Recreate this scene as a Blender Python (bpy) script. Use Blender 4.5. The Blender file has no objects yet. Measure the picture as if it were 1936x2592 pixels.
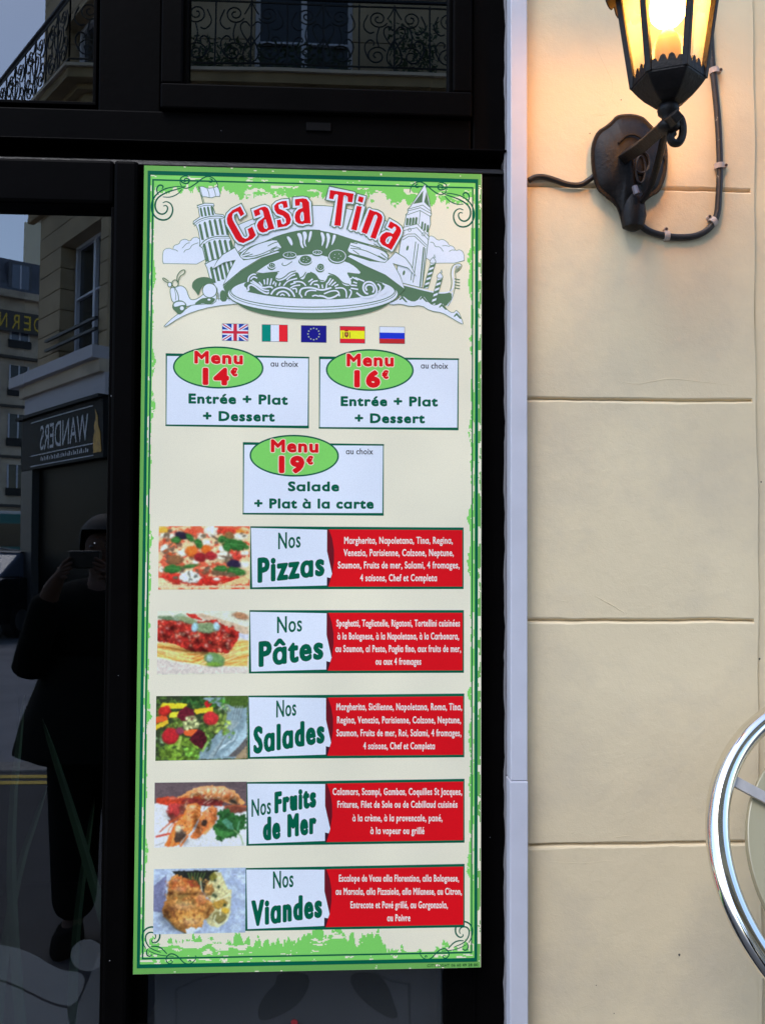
import bpy, math, random
import numpy as np
from mathutils import Vector, Matrix
from mathutils.geometry import tessellate_polygon
R_ = math.radians
rng = np.random.default_rng(7)
random.seed(5)
S = bpy.context.scene
COL = S.collection

# ---------------------------------------------------------------- camera
# photograph is 1936 x 2592, focal length 2198 px; X runs along the facade, Y into it, Z up
F, CX, CY = 2198.0, 968.0, 1296.0
r1 = np.array([0.99871902, 0.00644981, 0.0501869]); r1 /= np.linalg.norm(r1)
r2 = np.array([-0.00474457, 0.99947336, -0.03210124]); r2 -= r1*(r1@r2); r2 /= np.linalg.norm(r2)
r3 = np.cross(r1, r2)
Rwc = np.stack([r1, r3, -r2], axis=1)            # world -> camera (x right, y down, z forward)
SW = 0.56                                          # sign width in metres
tt = np.array([-0.38560511, -0.56106055, 1.40697215])*SW/0.55
off = Rwc.T @ tt
CAM = np.array([-0.28, 0.0, 0.0]) - off
CAM[2] = 1.55
cam = bpy.data.objects.new('camera', bpy.data.cameras.new('camera')); COL.objects.link(cam)
M = Matrix.Identity(4)
for i in range(3):
    M[i][0] = Rwc[0][i]; M[i][1] = -Rwc[1][i]; M[i][2] = -Rwc[2][i]; M[i][3] = CAM[i]
cam.matrix_world = M
cam.data.sensor_fit = 'VERTICAL'; cam.data.sensor_height = 36; cam.data.lens = 36*F/2592
cam.data.clip_start = 0.02; cam.data.clip_end = 600
S.camera = cam

# ---------------------------------------------------------------- sky, sun, exposure
w = bpy.data.worlds.new('World'); S.world = w; w.use_nodes = True
wn = w.node_tree; bg = wn.nodes['Background']
SAZ = 214
sky = wn.nodes.new('ShaderNodeTexSky'); sky.sky_type = 'NISHITA'; sky.sun_disc = False
sky.sun_elevation = R_(58); sky.sun_rotation = R_(SAZ)
sky.air_density = 1.0; sky.dust_density = 1.0; sky.ozone_density = 3.2
wn.links.new(sky.outputs[0], bg.inputs[0]); bg.inputs[1].default_value = 0.15
sun = bpy.data.objects.new('sun', bpy.data.lights.new('sun', 'SUN')); COL.objects.link(sun)
sun.data.energy = 0.5; sun.data.angle = R_(30); sun.data.color = (1, 0.99, 0.97)
sun.rotation_euler = Vector((-math.sin(R_(SAZ))*math.cos(R_(58)), -math.cos(R_(SAZ))*math.cos(R_(58)), -math.sin(R_(58)))).to_track_quat('-Z', 'Y').to_euler()
S.view_settings.view_transform = 'Standard'; S.view_settings.look = 'None'
S.view_settings.exposure = 1.56; S.view_settings.gamma = 1; S.view_settings.use_curve_mapping = False
S.cycles.max_bounces = 8; S.cycles.transparent_max_bounces = 12
S.cycles.sample_clamp_indirect = 6

# ---------------------------------------------------------------- coordinates
def ray(px, py):
    d = Rwc.T @ np.array([(px-CX)/F, (py-CY)/F, 1.0]); return d
def at(px, py, Y=0.0):                             # point of the vertical plane Y seen at pixel
    d = ray(px, py); s = (Y-CAM[1])/d[1]; return CAM + d*s
def atz(px, py, z):
    d = ray(px, py); s = (z-CAM[2])/d[2]; return CAM + d*s
def atd(px, py, depth):
    return CAM + ray(px, py)*depth
GY = 0.045                                         # plane of the window glass
def mir(p):                                        # the street seen in the glass stands behind the camera
    return (p[0], 2*GY-p[1], p[2])
def rect(l, t, r, b, Y):                           # axis aligned rectangle from pixel edges
    ym, xm = (t+b)/2, (l+r)/2
    return at(l, ym, Y)[0], at(r, ym, Y)[0], at(xm, b, Y)[2], at(xm, t, Y)[2]

# ---------------------------------------------------------------- materials
def lin(c): c /= 255.0; return c/12.92 if c <= 0.04045 else ((c+0.055)/1.055)**2.4
def ink(r, g, b):                                  # printed colour -> albedo under the bluish street light
    return tuple(min(0.9, 0.8*lin(v)/lin(wv)) for v, wv in zip((r, g, b), (196, 206, 228)))
MATS = {}
def mat(name, col, rough=0.6, spec=0.5, metal=0.0, var=0.0, vscale=8.0, bump=0.0, bscale=60.0, bdist=0.002, emit=None, estr=0.0, stretch=None, stain=None, grain=0.0):
    if name in MATS: return MATS[name]
    m = bpy.data.materials.new(name); m.use_nodes = True; nt = m.node_tree; N = nt.nodes; L = nt.links
    p = N['Principled BSDF']
    p.inputs['Base Color'].default_value = (*col, 1); p.inputs['Roughness'].default_value = rough
    p.inputs['Specular IOR Level'].default_value = spec; p.inputs['Metallic'].default_value = metal
    if var or bump or stain:
        tc = N.new('ShaderNodeNewGeometry'); mp = N.new('ShaderNodeMapping'); L.new(tc.outputs['Position'], mp.inputs[0])
        if stretch: mp.inputs['Scale'].default_value = stretch
    if var:
        n = N.new('ShaderNodeTexNoise'); n.inputs['Scale'].default_value = vscale; n.inputs['Detail'].default_value = 6
        L.new(mp.outputs[0], n.inputs['Vector'])
        cr = N.new('ShaderNodeValToRGB'); cr.color_ramp.elements[0].position = 0.3; cr.color_ramp.elements[1].position = 0.7
        cr.color_ramp.elements[0].color = (*[c*(1-var) for c in col], 1); cr.color_ramp.elements[1].color = (*[min(1, c*(1+var)) for c in col], 1)
        L.new(n.outputs[0], cr.inputs[0]); last = cr.outputs[0]
        if stain:
            n2 = N.new('ShaderNodeTexNoise'); n2.inputs['Scale'].default_value = stain[1]; n2.inputs['Detail'].default_value = 8; n2.inputs['Roughness'].default_value = 0.65
            L.new(mp.outputs[0], n2.inputs['Vector'])
            r2_ = N.new('ShaderNodeValToRGB'); r2_.color_ramp.elements[0].position = stain[2]; r2_.color_ramp.elements[1].position = stain[2]+stain[3]
            r2_.color_ramp.elements[0].color = (0, 0, 0, 1); r2_.color_ramp.elements[1].color = (1, 1, 1, 1)
            L.new(n2.outputs[0], r2_.inputs[0])
            mx = N.new('ShaderNodeMix'); mx.data_type = 'RGBA'; mx.inputs['B'].default_value = (*stain[0], 1)
            L.new(r2_.outputs[0], mx.inputs['Factor']); L.new(last, mx.inputs['A']); last = mx.outputs['Result']
        L.new(last, p.inputs['Base Color'])
    if bump:
        n = N.new('ShaderNodeTexNoise'); n.inputs['Scale'].default_value = bscale; n.inputs['Detail'].default_value = 7; n.inputs['Roughness'].default_value = 0.6
        L.new(mp.outputs[0], n.inputs['Vector'])
        b = N.new('ShaderNodeBump'); b.inputs['Strength'].default_value = bump; b.inputs['Distance'].default_value = bdist
        L.new(n.outputs[0], b.inputs['Height']); L.new(b.outputs[0], p.inputs['Normal'])
        if grain:
            g = N.new('ShaderNodeTexNoise'); g.inputs['Scale'].default_value = 520; g.inputs['Detail'].default_value = 3; L.new(mp.outputs[0], g.inputs['Vector'])
            b2 = N.new('ShaderNodeBump'); b2.inputs['Strength'].default_value = grain; b2.inputs['Distance'].default_value = 0.0006
            L.new(g.outputs[0], b2.inputs['Height']); L.new(b.outputs[0], b2.inputs['Normal']); L.new(b2.outputs[0], p.inputs['Normal'])
    if emit:
        p.inputs['Emission Color'].default_value = (*emit, 1); p.inputs['Emission Strength'].default_value = estr
    MATS[name] = m; return m

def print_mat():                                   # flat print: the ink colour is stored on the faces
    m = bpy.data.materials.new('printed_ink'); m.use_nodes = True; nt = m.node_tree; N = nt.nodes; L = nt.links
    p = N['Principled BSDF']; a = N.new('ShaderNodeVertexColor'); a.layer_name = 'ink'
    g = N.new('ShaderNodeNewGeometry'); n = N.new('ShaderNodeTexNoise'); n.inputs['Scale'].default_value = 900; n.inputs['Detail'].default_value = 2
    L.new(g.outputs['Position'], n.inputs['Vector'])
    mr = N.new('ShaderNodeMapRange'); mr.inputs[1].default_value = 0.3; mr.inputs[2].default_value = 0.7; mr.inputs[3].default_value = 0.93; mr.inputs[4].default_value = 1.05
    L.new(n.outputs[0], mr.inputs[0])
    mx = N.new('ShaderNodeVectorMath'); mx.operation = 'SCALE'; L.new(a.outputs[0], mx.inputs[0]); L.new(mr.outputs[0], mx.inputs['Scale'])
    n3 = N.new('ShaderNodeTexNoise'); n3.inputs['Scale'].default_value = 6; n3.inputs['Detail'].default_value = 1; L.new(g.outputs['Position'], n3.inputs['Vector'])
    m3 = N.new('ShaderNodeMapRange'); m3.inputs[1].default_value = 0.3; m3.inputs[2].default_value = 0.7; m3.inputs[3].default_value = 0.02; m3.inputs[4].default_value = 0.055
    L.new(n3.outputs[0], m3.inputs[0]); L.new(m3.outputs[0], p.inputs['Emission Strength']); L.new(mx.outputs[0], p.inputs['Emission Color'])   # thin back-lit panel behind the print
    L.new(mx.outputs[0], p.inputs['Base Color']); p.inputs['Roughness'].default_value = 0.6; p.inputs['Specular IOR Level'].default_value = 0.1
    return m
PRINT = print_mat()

def glass_mat(name, ior, tint):
    m = bpy.data.materials.new(name); m.use_nodes = True; nt = m.node_tree; N = nt.nodes; L = nt.links
    N.remove(N['Principled BSDF']); out = N['Material Output']
    fr = N.new('ShaderNodeFresnel'); fr.inputs[0].default_value = ior
    ge = N.new('ShaderNodeNewGeometry'); mu = N.new('ShaderNodeMath'); mu.operation = 'MULTIPLY'
    iv = N.new('ShaderNodeMath'); iv.operation = 'SUBTRACT'; iv.inputs[0].default_value = 1; L.new(ge.outputs['Backfacing'], iv.inputs[1])
    L.new(fr.outputs[0], mu.inputs[0]); L.new(iv.outputs[0], mu.inputs[1])
    tr = N.new('ShaderNodeBsdfTransparent'); tr.inputs[0].default_value = (*tint, 1)
    gl = N.new('ShaderNodeBsdfGlossy'); gl.inputs['Roughness'].default_value = 0.0; gl.inputs[0].default_value = (1, 1, 1, 1)
    tc = N.new('ShaderNodeTexNoise'); tc.inputs['Scale'].default_value = 2.2; tc.inputs['Detail'].default_value = 1
    bp = N.new('ShaderNodeBump'); bp.inputs['Strength'].default_value = 0.12; bp.inputs['Distance'].default_value = 0.004
    L.new(ge.outputs['Position'], tc.inputs['Vector']); L.new(tc.outputs[0], bp.inputs['Height']); L.new(bp.outputs[0], gl.inputs['Normal'])
    mx = N.new('ShaderNodeMixShader'); L.new(mu.outputs[0], mx.inputs[0]); L.new(tr.outputs[0], mx.inputs[1]); L.new(gl.outputs[0], mx.inputs[2])
    L.new(mx.outputs[0], out.inputs[0]); return m
GLASS = glass_mat('window_glass', 2.2, (0.85, 0.9, 0.88))
GLASS2 = glass_mat('dark_window_glass', 2.15, (0.5, 0.5, 0.48))

def veil_mat(name, col, cover):
    m = bpy.data.materials.new(name); m.use_nodes = True; nt = m.node_tree; N = nt.nodes; L = nt.links
    p = N['Principled BSDF']; p.inputs['Base Color'].default_value = (*col, 1); p.inputs['Roughness'].default_value = 0.7; p.inputs['Specular IOR Level'].default_value = 0.2
    tr = N.new('ShaderNodeBsdfTransparent'); mx = N.new('ShaderNodeMixShader'); mx.inputs[0].default_value = cover
    g = N.new('ShaderNodeNewGeometry'); n = N.new('ShaderNodeTexNoise'); n.inputs['Scale'].default_value = 30; L.new(g.outputs['Position'], n.inputs['Vector'])
    mr = N.new('ShaderNodeMapRange'); mr.inputs[3].default_value = cover*0.8; mr.inputs[4].default_value = cover*1.2; L.new(n.outputs[0], mr.inputs[0]); L.new(mr.outputs[0], mx.inputs[0])
    L.new(tr.outputs[0], mx.inputs[1]); L.new(p.outputs[0], mx.inputs[2]); L.new(mx.outputs[0], N['Material Output'].inputs[0]); return m

black = mat('black_lacquer', (0.0022, 0.0019, 0.0019), 0.45, 0.02, var=0.15, vscale=20, bump=0.15, bscale=90)
black_gloss = mat('black_lacquer_glossy', (0.006, 0.006, 0.007), 0.3, 0.3, bump=0.3, bscale=140)
iron = mat('cast_iron', (0.0075, 0.0055, 0.005), 0.5, 0.25, var=0.5, vscale=60, bump=0.5, bscale=180)
# ---------------------------------------------------------------- mesh helpers
class MB:
    def __init__(s): s.v = []; s.f = []
    def add(s, vs, fs):
        o = len(s.v); s.v += [tuple(map(float, p)) for p in vs]; s.f += [tuple(o+i for i in f) for f in fs]; return s
    def box(s, x0, x1, y0, y1, z0, z1):
        return s.add([(x, y, z) for z in (z0, z1) for y in (y0, y1) for x in (x0, x1)], [(0, 2, 3, 1), (4, 5, 7, 6), (0, 1, 5, 4), (2, 6, 7, 3), (0, 4, 6, 2), (1, 3, 7, 5)])
    def hexa(s, lo, hi):                           # 4 lower points, 4 upper points
        return s.add(list(lo)+list(hi), [(3, 2, 1, 0), (4, 5, 6, 7), (0, 1, 5, 4), (1, 2, 6, 5), (2, 3, 7, 6), (3, 0, 4, 7)])
    def tube(s, pts, r, n=8, closed=False, caps=True, flat=1.0):
        P = [Vector(p) for p in pts]; k = len(P); rs = r if hasattr(r, '__len__') else [r]*k
        rings = []; up = None
        for i in range(k):
            a = P[(i-1) % k] if (closed or i > 0) else P[i]; b = P[(i+1) % k] if (closed or i < k-1) else P[i]
            t = (b-a).normalized()
            if up is None:
                up = Vector((0, 0, 1)) if abs(t.z) < 0.9 else Vector((0, 1, 0))
            u = (up - t*up.dot(t)).normalized(); v = t.cross(u); up = u
            rings.append([P[i]+(u*math.cos(2*math.pi*j/n)+v*math.sin(2*math.pi*j/n)*flat)*rs[i] for j in range(n)])
        vs = [p for g in rings for p in g]; fs = []
        for i in range(k if closed else k-1):
            i2 = (i+1) % k
            for j in range(n):
                fs.append((i*n+j, i*n+(j+1) % n, i2*n+(j+1) % n, i2*n+j))
        if caps and not closed: fs += [tuple(range(n-1, -1, -1)), tuple((k-1)*n+j for j in range(n))]
        return s.add(vs, fs)
    def lathe(s, prof, c, n=24, rot=0.0, squash=(1, 1)):
        vs = []; fs = []
        for (r, z) in prof:
            for j in range(n):
                a = 2*math.pi*j/n+rot; vs.append((c[0]+r*math.cos(a)*squash[0], c[1]+r*math.sin(a)*squash[1], c[2]+z))
        k = len(prof)
        for i in range(k-1):
            for j in range(n): fs.append((i*n+j, i*n+(j+1) % n, (i+1)*n+(j+1) % n, (i+1)*n+j))
        fs += [tuple(range(n-1, -1, -1)), tuple((k-1)*n+j for j in range(n))]
        return s.add(vs, fs)
    def prism(s, poly, fn0, fn1):                  # outline -> back and front via fn0 / fn1
        n = len(poly); a = [fn0(p) for p in poly]; b = [fn1(p) for p in poly]
        tris = tessellate_polygon([[Vector((p[0], p[1], 0)) for p in poly]])
        fs = [tuple(t) for t in tris]+[tuple(n+i for i in t[::-1]) for t in tris]+[(i, (i+1) % n, n+(i+1) % n, n+i) for i in range(n)]
        return s.add(a+b, fs)
    def mesh(s, name, m):
        me = bpy.data.meshes.new(name); me.from_pydata(s.v, [], s.f); me.materials.append(m)
        import bmesh
        bm = bmesh.new(); bm.from_mesh(me); bmesh.ops.recalc_face_normals(bm, faces=bm.faces); bm.to_mesh(me); bm.free(); return me
    def build(s, name, m, parent=None, smooth=False, bevel=0.0, seg=2, me=None):
        me = me or s.mesh(name, m)
        if smooth: me.polygons.foreach_set('use_smooth', [True]*len(me.polygons))
        o = bpy.data.objects.new(name, me); COL.objects.link(o)
        if parent: o.parent = parent; o.matrix_parent_inverse = parent.matrix_world.inverted()
        if bevel:
            b = o.modifiers.new('edge', 'BEVEL'); b.width = bevel; b.segments = seg; b.limit_method = 'ANGLE'; b.angle_limit = R_(35)
        if smooth and not bevel:
            try: me.set_sharp_from_angle(angle=R_(40))
            except Exception: pass
        return o
def thing(name, label, cat, loc=(0, 0, 0), group=None):
    o = bpy.data.objects.new(name, None); COL.objects.link(o); o.empty_display_size = 0.05
    o.location = loc; o.matrix_world = Matrix.Translation(loc); o['label'] = label; o['category'] = cat
    if group: o['group'] = group
    return o
def tag(o, label, cat, group=None):
    o['label'] = label; o['category'] = cat
    if group: o['group'] = group
    return o
def struct(o): o['kind'] = 'structure'; return o
def bx(name, m, parent, x0, x1, y0, y1, z0, z1, bevel=0.0):
    return MB().box(x0, x1, y0, y1, z0, z1).build(name, m, parent, bevel=bevel)
def smoothed(pts, it=2, closed=False):
    P = [np.array(p, float) for p in pts]
    for _ in range(it):
        Q = [] if closed else [P[0]]
        n = len(P)
        for i in range(n if closed else n-1):
            a, b = P[i], P[(i+1) % n]; Q += [a*.75+b*.25, a*.25+b*.75]
        if not closed: Q.append(P[-1])
        P = Q
    return P

# ---------------------------------------------------------------- flat print on a plane
LAYER = 0.00002
class Ink:
    """coloured flat print; coordinates are mapped to space by fn(x, y, layer)"""
    def __init__(s, fn): s.fn = fn; s.v = []; s.f = []; s.c = []; s.layer = 1
    def up(s, n=1): s.layer += n; return s
    def _add(s, pts, faces, col):
        s.k = getattr(s, 'k', 0)+1; lz = s.layer+0.35*((s.k*0.618) % 1)
        o = len(s.v); s.v += [tuple(s.fn(p[0], p[1], lz)) for p in pts]
        for f in faces: s.f.append(tuple(o+i for i in f)); s.c.append(col)
    def poly(s, pts, col, holes=()):
        loops = [[Vector((p[0], p[1], 0)) for p in pts]]+[[Vector((p[0], p[1], 0)) for p in h] for h in holes]
        allp = [p for l in loops for p in l]
        s._add(allp, [tuple(t) for t in tessellate_polygon(loops)], col)
    def stroke(s, pts, wd, col, closed=False):
        P = [np.array(p[:2], float) for p in pts]; n = len(P); ws = wd if hasattr(wd, '__len__') else [wd]*n
        L = []; Rr = []
        for i in range(n):
            a = P[(i-1) % n] if (closed or i > 0) else P[i]; b = P[(i+1) % n] if (closed or i < n-1) else P[i]
            d = b-a; d = d/(np.linalg.norm(d)+1e-9); nn = np.array([-d[1], d[0]])*ws[i]/2
            d1 = P[i]-a; k = 1.0
            if np.linalg.norm(d1) > 0: k = 1/max(0.55, abs((d1/np.linalg.norm(d1))@d))
            L.append(P[i]+nn*k); Rr.append(P[i]-nn*k)
        fs = [(i, (i+1) % n, n+(i+1) % n, n+i) for i in range(n if closed else n-1)]
        s._add(L+Rr, fs, col)
    def disc(s, c, rx, ry, col, rot=0.0, n=28):
        ca, sa = math.cos(rot), math.sin(rot)
        pts = [(c[0]+rx*math.cos(t)*ca-ry*math.sin(t)*sa, c[1]+rx*math.cos(t)*sa+ry*math.sin(t)*ca) for t in [2*math.pi*i/n for i in range(n)]]
        s._add(pts, [tuple(range(n))], col)
    def ring(s, c, rx, ry, wd, col, rot=0.0, n=36):
        ca, sa = math.cos(rot), math.sin(rot)
        s.stroke([(c[0]+rx*math.cos(t)*ca-ry*math.sin(t)*sa, c[1]+rx*math.cos(t)*sa+ry*math.sin(t)*ca) for t in [2*math.pi*i/n for i in range(n)]], wd, col, True)
    def text(s, txt, x0, y0, x1, y1, cap, col, bold=0.0, cap2=None, grow=0.0):
        """one line of print between two baseline points; bold thickens every stroke by that many units"""
        L = math.hypot(x1-x0, y1-y0); n = len(txt); cap2 = cap2 or cap
        w0 = layout(txt, 0.0)[2]; W = w0/(1-min(0.45, 1.7*bold*(n-1)/L)) if bold else w0
        V, T, W = layout(txt, (W-w0)/max(1, n-1))
        dx, dy = (x1-x0)/L, (y1-y0)/L; ax, ay, L2 = x0+dx*bold, y0+dy*bold-bold, L-2*bold
        pts = []
        for (u, v) in V:
            t = u/W; h = (cap+(cap2-cap)*t-2*bold)*v; pts.append((ax+dx*L2*t, ay+dy*L2*t-h))
        s._add(pts, T, col)
        rad = bold+grow
        if rad > 0:
            cnt = {}
            for t in T:
                for i in range(len(t)): e = (t[i], t[(i+1) % len(t)]); k = (min(e), max(e)); cnt[k] = cnt.get(k, 0)+1
            base = s.layer; m = 0; seen = {}
            for (a, b), c in cnt.items():
                if c != 1: continue
                m += 1; s.layer = base-0.1-0.5*((m*0.618) % 1)
                A, B_ = pts[a], pts[b]; ex, ey = B_[0]-A[0], B_[1]-A[1]; l_ = math.hypot(ex, ey)
                if l_ < 1e-6: continue
                nx, ny = -ey/l_*rad, ex/l_*rad
                s._add([(A[0]+nx, A[1]+ny), (B_[0]+nx, B_[1]+ny), (B_[0]-nx, B_[1]-ny), (A[0]-nx, A[1]-ny)], [(0, 1, 2, 3)], col)
                for q, o_ in ((a, (-ex, -ey)), (b, (ex, ey))):
                    if q in seen:                    # round the joint only where the outline turns
                        px_, py_ = seen[q]
                        if abs(px_*o_[1]-py_*o_[0]) > 0.12*math.hypot(px_, py_)*l_:
                            s.layer = base-0.65-0.3*((m*0.41) % 1); s.disc(pts[q], rad, rad, col, 0, 8)
                    else: seen[q] = o_
            s.layer = base
    def build(s, name, parent, m=None):
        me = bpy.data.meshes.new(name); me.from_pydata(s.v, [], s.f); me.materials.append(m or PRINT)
        ca = me.color_attributes.new('ink', 'FLOAT_COLOR', 'CORNER')
        nl = np.array([len(f) for f in s.f]); arr = np.repeat(np.array([(*c, 1.0) for c in s.c], dtype=np.float32), nl, axis=0)
        ca.data.foreach_set('color', arr.ravel())
        o = bpy.data.objects.new(name, me); COL.objects.link(o)
        if parent: o.parent = parent; o.matrix_parent_inverse = parent.matrix_world.inverted()
        return o

_gl = {}; CAPH = [None]
def _txtmesh(s, off_):
    cu = bpy.data.curves.new('t', 'FONT'); cu.body = s; cu.size = 1; cu.offset = off_; cu.resolution_u = 3; cu.fill_mode = 'FRONT'
    o = bpy.data.objects.new('t', cu); COL.objects.link(o); dg = bpy.context.evaluated_depsgraph_get(); dg.update()
    me = o.evaluated_get(dg).to_mesh(); me.calc_loop_triangles()
    v = [(p.co.x, p.co.y) for p in me.vertices]; t = [tuple(x.vertices) for x in me.loop_triangles]
    o.evaluated_get(dg).to_mesh_clear(); bpy.data.objects.remove(o); bpy.data.curves.remove(cu)
    return v, t
def glyph(c, wgt):
    k = (c, wgt)
    if k not in _gl:
        v, t = _txtmesh(c, wgt)
        a, _ = _txtmesh('I'+c+'I', 0.0); b, _ = _txtmesh('II', 0.0)
        adv = (max(p[0] for p in a)-min(p[0] for p in a))-(max(p[0] for p in b)-min(p[0] for p in b)) if c != ' ' else 0.27
        if c == '\u0251':                              # match the one-storey a to the o of the text face
            ov, _, oadv = glyph('o', wgt); q = lambda V, i: (min(p[i] for p in V), max(p[i] for p in V))
            (ax0, ax1), (ay0, ay1), (ox0, ox1), (oy0, oy1) = q(v, 0), q(v, 1), q(ov, 0), q(ov, 1)
            v = [(ox0+(p[0]-ax0)/(ax1-ax0)*(ox1-ox0)*0.98, oy0+(p[1]-ay0)/(ay1-ay0)*(oy1-oy0)) for p in v]; adv = oadv*1.03
        _gl[k] = (v, t, adv)
    return _gl[k]
SUB = {'a': ('\u0251', None), '\u00e0': ('\u0251', 'g'), '\u00e2': ('\u0251', 'c'), '\u00e9': ('e', 'a'), '\u00e8': ('e', 'g')}
def layout(txt, sp):
    if CAPH[0] is None:
        v, _ = _txtmesh('H', 0.0); CAPH[0] = max(p[1] for p in v)
    V = []; T = []; x = 0.0; H = CAPH[0]
    for c in txt:
        g, acc = SUB.get(c, (c, None)); v, t, adv = glyph(g, 0.0); o = len(V)
        V += [(p[0]+x, p[1]) for p in v]; T += [tuple(o+i for i in f) for f in t]
        if acc:
            xs = [p[0] for p in v]; mx = (min(xs)+max(xs))/2+x; k = 0.035; top = H*0.82
            o = len(V)
            if acc == 'a': q = [(mx-0.02-k, top), (mx-0.02+k, top), (mx+0.10+k, top+0.13), (mx+0.10-k, top+0.13)]
            elif acc == 'g': q = [(mx+0.02-k, top), (mx+0.02+k, top), (mx-0.10+k, top+0.13), (mx-0.10-k, top+0.13)]
            else: q = [(mx-0.17-k*.5, top), (mx-0.17+k, top), (mx, top+0.10), (mx+0.17-k, top), (mx+0.17+k*.5, top), (mx+k, top+0.15), (mx-k, top+0.15)]
            V += q; n = len(q)
            T += [(o, o+1, o+2, o+3)] if n == 4 else [(o, o+1, o+2, o+6), (o+2, o+3, o+4, o+5), (o+2, o+5, o+6)]
        x += adv+sp
    xs = [p[0] for p in V]; x0 = min(xs); W = max(xs)-x0
    return [((p[0]-x0), p[1]/H) for p in V], T, W

# ================================================================= THE FACADE
# ---- black joinery around the doors
cream = mat('cream_masonry_paint', (0.86, 0.69, 0.44), 0.75, 0.2, var=0.06, vscale=4, bump=0.5, bscale=45, bdist=0.0022, stain=((0.68, 0.555, 0.39), 3.2, 0.47, 0.3), grain=0.5)
FB = 0.12                                           # back of the joinery
def frame_part(name, par, l, t, r, b, Y, m=black, back=FB, bevel=0.0025):
    x0, x1, z0, z1 = rect(l, t, r, b, Y)
    return bx(name, m, par, x0, x1, Y, back, z0, z1, bevel)
zl = lambda px, py, Y: at(px, py, Y)[2]
XL = -1450                                          # pixel column where the shopfront is cut off, outside the view
ZB = 0.02
fr = thing('door_frame', 'black lacquered joinery framing the glazed door and the menu board beside the white trim', 'door frame', (0.05, 0.1, 0))
frame_part('upright', fr, 256, -700, 412, 352, 0.028)
frame_part('upright', fr, 1197, -700, 1287, 388, 0.026)
x0, x1 = at(-1450, 300)[0], at(1197, 300)[0]; z0, z1 = zl(100, 351, .024), zl(124, 272, .024)
bx('rail', black, fr, x0, x1, 0.0245, FB, z0, z1, 0.003)
x1 = at(1287, 300)[0]; z0, z1 = zl(100, 352, .018), zl(100, 347, .018)
bx('drip_bead', black, fr, x0, x1, 0.016, 0.03, z0, z1, 0.002)
z0, z1 = zl(100, 384, .05), zl(100, 352, .05)
bx('recess', black, fr, x0, x1, 0.07, FB, z0-0.02, z1+0.02)
# sloping ledge above the doors
z0, z1 = zl(100, 403, .01), zl(100, 382, .01)
mb = MB(); mb.hexa([(x0, 0.02, z0), (x1, 0.02, z0), (x1, FB, z0), (x0, FB, z0)], [(x0, 0.026, z1-0.003), (x1, 0.026, z1-0.003), (x1, FB, z1+0.002), (x0, FB, z1+0.002)])
mb.build('ledge', black_gloss, fr, bevel=0.002)
x0, x1, z0, z1 = rect(775, 309, 838, 330, 0.02)
bx('label_plate', mat('dark_plastic_label', (0.005, 0.0048, 0.0052), 0.6, 0.05), fr, x0, x1, 0.0215, 0.0255, z0, z1, 0.001)
frame_part('upright', fr, 337, 402, 388, 2592, 0.055)
x0, x1, z0, z1 = rect(342, 404, 346, 2592, 0.05)
bx('edge_bead', black, fr, x0, x1, 0.048, 0.056, ZB, z1, 0.001)
x0, x1, _, _ = rect(388, 402, 1125, 470, 0.024); z1 = zl(100, 404, .01)
bx('rail', black, fr, x0, x1, 0.024, FB, at(800, 500, 0.024)[2], z1, 0.003)
x0, x1, _, _ = rect(1125, 402, 1287, 2592, 0.024)
bx('upright', black, fr, x0, x1, 0.024, FB, ZB, z1, 0.003)
x0, x1, _, _ = rect(1200, 402, 1204, 2592, 0.02)
bx('edge_bead', black, fr, x0, x1, 0.021, 0.026, ZB, z1, 0.001)
bx('bottom_rail', black, fr, at(337, 1300)[0], at(1287, 1300)[0], 0.0235, FB, ZB, 0.16, 0.003)

# ---- lower side window below and behind the menu board
sw = thing('side_window', 'dark fixed glass pane with pale frosted drawing, showing below the menu board', 'window', (0, 0.05, 0.16))
x0, x1, _, z1 = rect(388, 500, 1125, 2592, GY)
bx('pane', GLASS, sw, x0, x1, GY, GY+0.006, 0.16, z1)
vin = veil_mat('frosted_vinyl', (0.26, 0.29, 0.32), 0.055)
vin2 = veil_mat('frosted_vinyl_dense', (0.28, 0.31, 0.34), 0.075)
def px_plate(name, m, par, pts, Y, th=0.0006, it=0):
    P = smoothed(pts, it, True) if it else pts
    return MB().prism([tuple(p) for p in P], lambda p: tuple(at(p[0], p[1], Y)), lambda p: tuple(at(p[0], p[1], Y)+np.array([0, th, 0]))).build(name, m, par)
px_plate('frosted_film', vin, sw, [(392, 2440), (1122, 2440), (1122, 3600), (392, 3600)], GY-0.001)
dark_film = mat('dark_film', (0.012, 0.014, 0.014), 0.6)
def px_line(name, m, par, pts, wd, Y, th=0.0005):
    I = Ink(lambda x, y, l: at(x, y, Y)); I.stroke(pts, wd, (0.01, 0.012, 0.012)); return I.build(name, par, m)
dim = veil_mat('smoke_film', (0.012, 0.014, 0.014), 0.16)
px_plate('drawn_leg', dim, sw, [(700, 2462), (790, 2462), (775, 2520), (735, 2560), (660, 2590), (650, 2560), (668, 2520), (700, 2490)], GY-0.0018, it=2)
px_plate('drawn_leg', dim, sw, [(885, 2462), (955, 2462), (985, 2500), (1000, 2550), (1010, 2575), (985, 2580), (930, 2545), (890, 2500)], GY-0.0018, it=2)
px_line('drawn_line', dim, sw, [(560, 2466), (500, 2480), (446, 2505), (446, 2600)], 5, GY-0.0022)
px_line('drawn_line', dim, sw, [(945, 2462), (990, 2483), (1035, 2492), (1037, 2600)], 5, GY-0.0022)
px_plate('red_dot', mat('red_film', (0.25, 0.01, 0.015), 0.6), sw, [(745+9*math.cos(a), 2588+7*math.sin(a)) for a in np.linspace(0, 6.28, 14)[:-1]], GY-0.003)

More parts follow.
